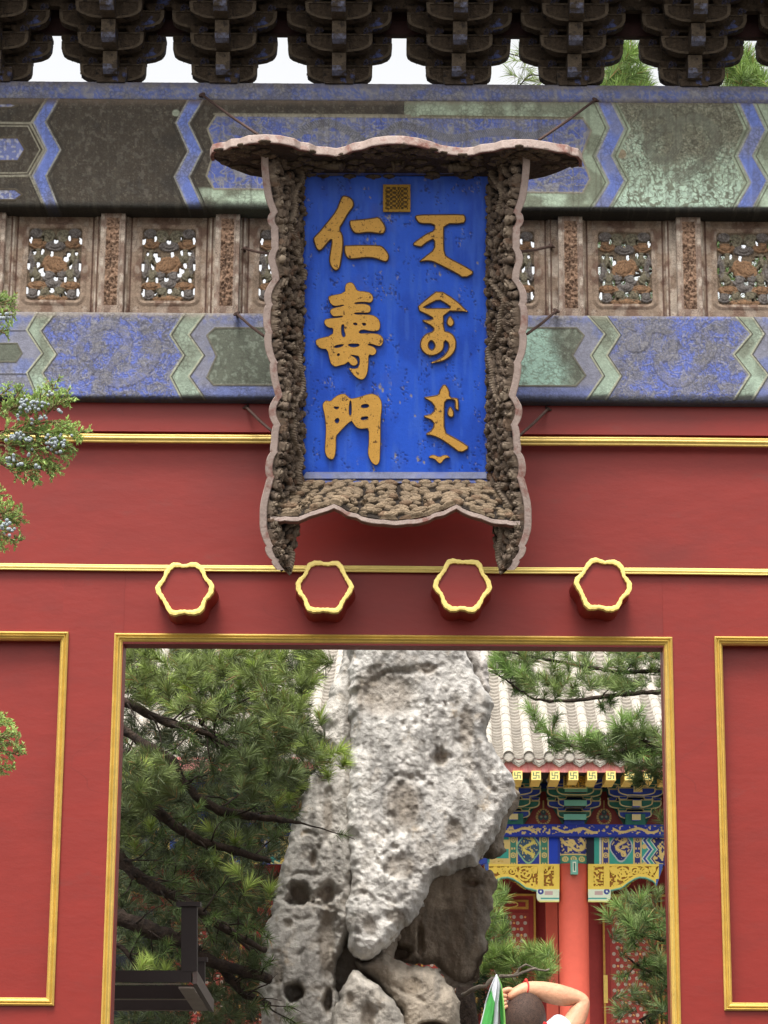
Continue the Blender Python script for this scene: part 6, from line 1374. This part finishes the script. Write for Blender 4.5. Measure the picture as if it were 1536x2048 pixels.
P_, _ = regionpts([(1560,190),(1600,60),(1800,100),(1800,700),(1560,430)], 90, 16.8, 18.4, rs); parts.append(tufts(P_, dirs(90, rs, .5), 70, .18, rs)); foliage('needles', parts, pineT)
# ================================================================== dark timber prop frame behind the gate, left
m_steel = M('dark_brown_steel', lin(46, 37, 35), .5, var=.1, ns=6, spec=.4); m_steell = M('pale_underside', lin(170, 158, 146), .6, var=.12, ns=8)
prop = thing('tree_prop', tuple(at(380, 2100, 16.)*np.array([1, 1, 0])), 'dark brown metal prop frame under the pine limbs at the opening\'s lower left', 'prop')
def bar3(name, A, B, w, h, mat, parent):      # rectangular bar from A to B; w across, h upright
    A = np.array(A); B = np.array(B); d = (B-A)/np.linalg.norm(B-A); up = np.array([0, 0, 1.]) if abs(d[2]) < .8 else np.array([0, 1., 0]); s = np.cross(d, up); s /= np.linalg.norm(s); u = np.cross(s, d)
    V = [P+s*a*w/2+u*b*h/2 for P in (A, B) for a, b in ((-1, -1), (1, -1), (1, 1), (-1, 1))]
    return mk(name, V, [(0,1,2,3),(7,6,5,4),(0,4,5,1),(1,5,6,2),(2,6,7,3),(3,7,4,0)], mat, parent)
y1_, y2_, y3_ = 15.6, 16.1, 16.6
bar3('post', at(379, 1943, y1_-.01), at(379, 1811, y1_-.01), .105, .09, m_steel, prop); bar3('cap_plate', at(354, 1809, y1_-.02), at(402, 1809, y1_-.02), .14, .03, m_steel, prop)
zg = at(120, 1990, y1_); bar3('leg', (zg[0]-.0, y1_+.1, 0), (zg[0], y1_+.1, at(120, 1975, y1_)[2]), .1, .1, m_steel, prop)
bar3('post', at(399, 1996, y3_), at(399, 1922, y3_), .08, .08, m_steel, prop); bar3('cap_plate', at(386, 1919, y3_), at(415, 1919, y3_), .1, .03, m_steel, prop)
bar3('rail', at(60, 1953, y1_), at(384, 1953, y1_), .10, .078, m_steel, prop)
bar3('rail', at(60, 1984, y2_), at(400, 1984, y2_), .10, .088, m_steel, prop)
bar3('rail', at(60, 2009, y3_), at(412, 2009, y3_), .10, .076, m_steel, prop)
bar3('rail_underside', at(60, 1968, y1_), at(362, 1968, y1_), .05, .006, m_steell, prop)
bar3('rail_underside', at(60, 1999, y2_), at(390, 1999, y2_), .05, .006, m_steell, prop); bar3('rail_underside', at(60, 2021, y3_), at(402, 2021, y3_), .05, .006, m_steell, prop)
e1, e2 = at(384, 1955, y1_-.05), at(418, 2012, y3_+.05); bar3('end_plate', e1+np.array([.02, 0, 0]), e2+np.array([.02, 0, 0]), .03, .085, M('prop_end_metal', lin(112, 100, 94), .5, var=.1), prop)
u1, u2 = at(372, 1975, y1_), at(402, 2020, y3_); bar3('end_underside', u1, u2, .10, .012, m_steell, prop)

# ================================================================== juniper bough, close to the camera on the left
YJ = 5.6; jn = thing('juniper', (-1.75, YJ+.3, 0), 'juniper boughs with pale blue berries hanging in at the left edge', 'shrub')
m_jneed = M('juniper_leaf', attr=True, rough=.55, var=0, trans=.2); m_berry = M('juniper_berry', lin(150, 157, 160), .6, var=.25, ns=80, spots=[(lin(96, 108, 120), 60, .58, .08)]); m_jst = M('juniper_stem', lin(122, 100, 70), .8, var=.2)
MB().tube([(-1.75, YJ+.3, 0), (-1.7, YJ+.3, 1.2), (-1.6, YJ+.25, 2.2), (-1.5, YJ+.2, 3.2)], [.09, .07, .05, .02], 10).build('trunk', m_bark, jn, smooth=True)
rj = np.random.default_rng(31); jv = []; jc = []; nj = 0; stems = MB()
def sprig(x, y, ang, L, gen=0, col=None):      # x, y in picture units on the bough's own plane; grows a feathery twig
    Y = YJ+rj.uniform(-.05, .05); col = col if col is not None else rj.random(); seg = max(3, int(L/3.0)); pts = []; a = ang
    for k in range(seg+1): pts.append((x, y)); x += 3.0*math.cos(a); y += 3.0*math.sin(a); a += rj.normal()*.09
    P = at(np.array([p[0] for p in pts]), np.array([p[1] for p in pts]), Y+np.cumsum(rj.normal(size=seg+1))*.003)
    if gen < 2: stems.tube(P, [.0016*(2.2-gen)*(1-.7*k/seg) for k in range(seg+1)], 4)
    for k in range(seg):
        d = P[k+1]-P[k]; Ls = np.linalg.norm(d); d /= Ls+1e-9
        for q in range(5 if gen >= 1 else 3):
            r = rj.normal(size=3); r -= d*np.dot(r, d); r /= np.linalg.norm(r); n_ = d*.80+r*.62; l = .0075*rj.uniform(.7, 1.3); s = np.cross(n_, rj.normal(size=3)); s /= np.linalg.norm(s); w = .0011
            o = P[k]+d*Ls*rj.random(); jv.extend([o-s*w, o+s*w, o+n_*l*.6+s*w*.8, o+n_*l*.6-s*w*.8, o+n_*l]); m_ = np.clip(col*.6+.55*k/seg+rj.uniform(-.2, .2), 0, 1); c = lin(104, 128, 76)*(1-m_)+lin(186, 214, 118)*m_
            if rj.random() < .05: c = lin(176, 128, 78)
            jc.extend([c]*5)
    if gen < 2:
        for k in range(1, seg, 2 if gen == 0 else 2):
            if rj.random() < .85: sprig(pts[k][0], pts[k][1], ang+rj.choice([-1, 1])*rj.uniform(.45, .95), L*rj.uniform(.25, .5)*(1-.4*k/seg)+5, gen+1, np.clip(col+rj.normal()*.15, 0, 1))
for (x, y, a, L) in ((-30,600,.05,62),(-20,632,.25,52),(-10,608,-.35,40),(-20,655,.2,40),
                     (-20,830,-.35,70),(20,820,-.6,70),(60,830,-1.0,60),(90,830,-.75,60),(60,850,-.15,80),(95,868,0.0,66),(110,880,.15,50),(80,870,-.45,60),(20,860,.1,80),(0,890,.1,80),(60,900,.35,66),(90,895,.4,50),(20,930,.3,60),(50,935,.35,55),(10,905,.5,60),(-20,870,-.1,80),(-20,915,.3,70),(-10,800,-.7,40),(30,800,-1.1,34),(95,800,-1.3,44),(108,820,-.9,40),(120,850,.2,30),
                     (-30,1010,-.5,46),(-20,1030,-.3,60),(-10,1040,0,56),(-20,1060,.25,60),(-30,1080,.3,40),(0,1035,-.7,40),(-30,1480,-.5,70),(-20,1500,.1,60),(-30,1470,.0,66),(-30,1520,.5,50),(-20,1460,-.7,36)):
    sprig(x, y, a, L)
for q in (([(-1.62, YJ+.25, 2.0)]+list(at(np.array([-60., -10, 40, 80]), np.array([900., 880, 872, 866]), YJ))), ([(-1.6, YJ+.25, 2.2)]+list(at(np.array([-60., -10, 20]), np.array([640., 625, 620]), YJ))), ([(-1.66, YJ+.25, 1.9)]+list(at(np.array([-60., -10, 20]), np.array([1060., 1048, 1044]), YJ))), ([(-1.7, YJ+.25, 1.5)]+list(at(np.array([-60., -20, 20]), np.array([1520., 1495, 1484]), YJ)))):
    stems.tube(q, [.016, .008, .004, .003, .002][:len(q)], 6)
stems.build('stem', m_jst, jn, smooth=True)['kind'] = 'stuff'
V = np.array(jv); n = len(V)//5; b = np.arange(n)[:, None]*5; fo = foliage('leaves', [(V, b+np.array([0, 1, 2, 3]), b+np.array([3, 2, 4]), np.array(jc))], jn); fo.data.materials[0] = m_jneed
cl = [(50,803,9),(60,812,8),(45,815,9),(72,806,6),(83,807,4),(84,835,5),(66,818,6),(30,868,5),(40,872,8),(50,882,6),(22,878,4),(100,880,9),(110,888,9),(118,884,6),(126,876,4),(107,900,4),(96,790,3),(34,926,6),(25,918,5),(15,924,4),(62,908,3),(75,933,4),(112,818,3),(5,628,5),(8,635,4),(5,1060,8),(10,1048,6),(18,1062,5),(40,830,3),(60,842,3)]
bp = None
for (x, y, k) in cl:
    for q in range(k):
        p = at(x+rj.normal()*6.5, y+rj.normal()*5, YJ-.03-rj.random()*.05)
        if bp is None: bp = MB().ball(p, .0044, 10, 8).build('berry', m_berry, jn, smooth=True, origin=p)
        else:
            s = rj.uniform(.8, 1.15); dup(bp, p, jn, sc=(s, s, s))

# ================================================================== the man with his hand on his head
YP = 8.9
m_skin = M('skin', lin(214, 158, 124), .48, var=.10, ns=9, spots=[(lin(200, 128, 100), 7, .52, .25), (lin(150, 100, 78), 90, .70, .05)], bump=.003, bs=60); m_shirt = M('white_t_shirt', lin(214, 220, 230), .8, var=.06, ns=9, bump=.03, bs=14); m_hair = M('cropped_hair', lin(74, 54, 44), .7, var=.25, ns=50, bump=.002, bs=400, spots=[(lin(120, 88, 72), 9, .55, .2), (lin(46, 34, 30), 160, .5, .15)]); m_tr = M('trousers', lin(60, 66, 84), .85, var=.1)
Q = lambda x, y, d=0.: at(x, y, YP+d)
head = Q(1050, 2046); man = thing('person', (head[0]+.05, YP, 0), 'man in a white t-shirt seen from behind, right hand on his cropped head, red wristband', 'person')
def skin_body(name, verts, edges, radii, mat, parent, sub=2, root=0):
    V = np.array([np.array(v, float) for v in verts]); og = V[root]; me = bpy.data.meshes.new(name); me.from_pydata([tuple(v-og) for v in V], edges, []); o = bpy.data.objects.new(name, me); COL.objects.link(o); o.parent = parent; o.location = og-org(parent); WO[o.name] = og
    sk = o.modifiers.new('skin', 'SKIN'); sk.use_smooth_shade = True
    for i, r in enumerate(radii): me.skin_vertices[0].data[i].radius = (r, r) if np.isscalar(r) else r; me.skin_vertices[0].data[i].use_root = (i == root)
    sb = o.modifiers.new('sub', 'SUBSURF'); sb.levels = sub; sb.render_levels = sub
    dg = bpy.context.evaluated_depsgraph_get(); dg.update(); me2 = bpy.data.meshes.new_from_object(o.evaluated_get(dg)); o.modifiers.clear(); o.data = me2; me2.materials.clear(); me2.materials.append(mat)
    me2.polygons.foreach_set('use_smooth', np.ones(len(me2.polygons), bool)); me2.polygons.foreach_set('material_index', np.zeros(len(me2.polygons), np.int32)); return o
hx = head[0]; hz = head[2]
sh = np.array([hx+.03, YP+.0, hz-.32]); pel = np.array([hx+.05, YP, .95])
shR = Q(1112, 2098, .0); elb = Q(1168, 2000, .04); wr = Q(1051, 1976, -.02); hnd = Q(1014, 1998, -.02); mid1 = Q(1104, 1987, .02)
shL = np.array([2*sh[0]-shR[0]-.0, YP, shR[2]-.02])
V = [pel, pel+[0, 0, .2], (sh+pel)/2+[0, 0, .14], sh-[0, 0, .05], sh+[0, 0, .07], np.array([hx, YP, hz-.09]), np.array([hx, YP-.004, hz+.00]), np.array([hx, YP+.006, hz+.065]),
     shR, Q(1150, 2042, .02), elb, mid1, Q(1074, 1980, 0), wr, Q(1031, 1985, -.02), hnd,
     shL, shL+[-.10, .0, -.26], shL+[-.04, .10, -.48], shL+[-.01, .14, -.56],
     pel+[.10, 0, -.06], pel+[.12, .0, -.45], pel+[.12, -.01, -.86], pel+[.12, .13, -.90], pel+[-.10, 0, -.06], pel+[-.12, .0, -.45], pel+[-.12, -.01, -.86], pel+[-.12, .13, -.90]]
E = [(0,1),(1,2),(2,3),(3,4),(4,5),(5,6),(6,7),(3,8),(8,9),(9,10),(10,11),(11,12),(12,13),(13,14),(14,15),(3,16),(16,17),(17,18),(18,19),(0,20),(20,21),(21,22),(22,23),(0,24),(24,25),(25,26),(26,27)]
Rr = [(.16,.12),(.15,.11),(.17,.12),(.15,.10),.06,(.07,.08),(.088,.10),(.070,.085),.062,.044,(.036,.038),.047,.037,.029,(.036,.022),(.030,.018),.062,.045,.038,.03,.09,.065,.045,.04,.09,.065,.045,.04]
skin_body('body', V, E, Rr, m_skin, man)
# fingers curl over the crown and round the pennant stick
for (dx, dy, l, r) in ((-4, -9, 1., .0085), (-6, -1, 1.1, .009), (-5, 7, 1.05, .009), (-1, 14, .85, .008)):
    a = Q(1016+dx*.3, 2000+dy*.8, -.03); b = Q(1003+dx, 2001+dy*1.3, -.045); c = Q(993+dx, 2007+dy*1.3, -.03); d = Q(990+dx, 2014+dy*1.2, -.005)
    skin_body('finger', [a, b, c, d], [(0,1),(1,2),(2,3)], [r*1.1, r, r*.92, r*.8], m_skin, man, 2)
skin_body('thumb', [Q(1032, 1985, -.02), Q(1018, 1978, -.03), Q(1006, 1982, -.03), Q(1000, 1989, -.02)], [(0,1),(1,2),(2,3)], [.012, .011, .010, .008], m_skin, man, 2)
# cropped hair as a close cap over the skull, ears
mb = MB(); mb.ball((hx, YP-.002, hz+.012), (.0815, .098, .112), 28, 20); hc = mb.build('hair', m_hair, man, smooth=True)
for sx in (-1, 1): MB().ball((hx+sx*.083, YP+.015, hz-.035), (.012, .022, .032), 10, 8).ball((hx+sx*.090, YP+.008, hz-.045), (.008, .012, .014), 8, 6).build('ear', m_skin, man, smooth=True)
fc = MB().ball((hx, YP+.088, hz-.04), (.014, .022, .022), 8, 6); fc.build('nose', m_skin, man, smooth=True)
for sx in (-1, 1): MB().ball((hx+sx*.032, YP+.082, hz-.005), .011, 8, 6).build('eye', M('eye', lin(240, 240, 236), .3, var=0), man, smooth=True)
MB().ball((hx, YP+.086, hz-.078), (.024, .010, .008), 8, 6).build('mouth', M('lips', lin(190, 110, 100), .5, var=0), man, smooth=True)
skin_body('t_shirt', [pel+[0, 0, .02], pel+[0, 0, .2], (sh+pel)/2+[0, 0, .14], sh-[0, 0, .05], sh+[0, 0, .035], shR+[.0, 0, .0], Q(1122, 2082, .01), Q(1128, 2070, .015), shL, shL+[-.06, 0, -.16]], [(0,1),(1,2),(2,3),(3,4),(3,5),(5,6),(6,7),(3,8),(8,9)], [(.185,.14),(.17,.13),(.19,.14),(.165,.12),.075,.085,.072,.070,.08,.072], m_shirt, man, 2)
# shoulder sleeve that pokes into the picture
sl_ = MB(); sl_.tube([Q(1112, 2075, -.01), Q(1120, 2052, -.0), Q(1128, 2040, .0)], [.075, .070, .064], 20); 
skin_body('sleeve', [Q(1085, 2110, -.02), Q(1106, 2078, -.01), Q(1124, 2052, .01), Q(1134, 2041, .018)], [(0,1),(1,2),(2,3)], [.085, .072, .056, .050], m_shirt, man, 2)
skin_body('trousers', [pel+[0, 0, .03], pel+[.10, 0, -.06], pel+[.12, 0, -.45], pel+[.12, -.01, -.82], pel+[-.10, 0, -.06], pel+[-.12, 0, -.45], pel+[-.12, -.01, -.82]], [(0,1),(1,2),(2,3),(0,4),(4,5),(5,6)], [(.175,.13),.105,.082,.07,.105,.082,.07], m_tr, man, 2)
for sx in (-1, 1): MB().ball((pel[0]+sx*.12, YP+.06, .045), (.05, .14, .045), 12, 8).build('shoe', M('shoe', lin(50, 50, 54), .6), man, smooth=True)
m_red2 = M('red_cord', lin(206, 50, 46), .6, var=.1)
d = (Q(1074, 1980, 0)-wr); d = d/np.linalg.norm(d); c = Q(1050, 1976.5, -.018); e1_ = np.cross(d, [0, 1., 0]); e1_ /= np.linalg.norm(e1_); e2_ = np.cross(d, e1_)
MB().tube([c+.0285*(e1_*math.cos(t)+e2_*math.sin(t)) for t in np.linspace(0, 2*math.pi, 25)], .0032, 6).ball(c+e1_*.030*(1 if e1_[2] > 0 else -1), .007, 8, 6).build('wristband', m_red2, man, smooth=True)
skin_body('strap', [Q(1078, 2052, -.06), Q(1086, 2046, -.05), Q(1094, 2050, -.04)], [(0,1),(1,2)], [.010, .010, .008], m_red2, man, 1)
# ================================================================== green and white pennant
YF = 8.6
flag = thing('pennant', tuple(at(993, 2100, YF)*np.array([1, 1, 0])), 'green pennant with a white edge band hanging from a tip beside the man\'s hand', 'pennant')
tip = at(993, 1950, YF); U, V_ = np.meshgrid(np.linspace(0, 1, 60), np.linspace(0, 1, 70)); xl = np.interp(V_, [0, .03, .12, .30, .55, 1], [992, 990, 983, 972, 960, 928]); xr = np.interp(V_, [0, .03, .12, .30, .55, 1], [994, 997, 1003, 1007, 1011, 1022]); y = 1949+V_*190
Pf = at(xl+(xr-xl)*U, y, YF); fold = (.018*np.sin(U*9+V_*2.5)+.008*np.sin(U*21+V_*5)+.012*(fbm(U*6, V_*7, 3, 3)-.5))*sstep(0, .3, V_); Pf[..., 1] += fold+.10*np.abs(U-.5)*V_
yy = y; wb = ((U > np.interp(V_, [0, .1, .3, 1], [0, .0, .50, .57])) & (U < np.interp(V_, [0, .1, .3, 1], [1, .86, .72, .70]))); C = np.where(wb[..., None], lin(222, 224, 228), lin(78, 168, 80)); C = mixc(C, lin(222, 224, 228), 1-sstep(.08, .2, V_+.0*U)); C = mixc(C, lin(150, 210, 110), sstep(.93, .97, U)*1.); C = mixc(C, lin(222, 224, 228), (1-sstep(.03, .06, U))*.9)
grid('cloth', Pf, M('pennant_cloth', attr=True, rough=.55, var=.04, trans=.2), flag, col=C, solid=.003)
MB().tube([at(994, 1948, YF+.02), (tip[0]+.03, YF+.04, 1.2)], .006, 8).build('pole', m_steel, flag, smooth=True)
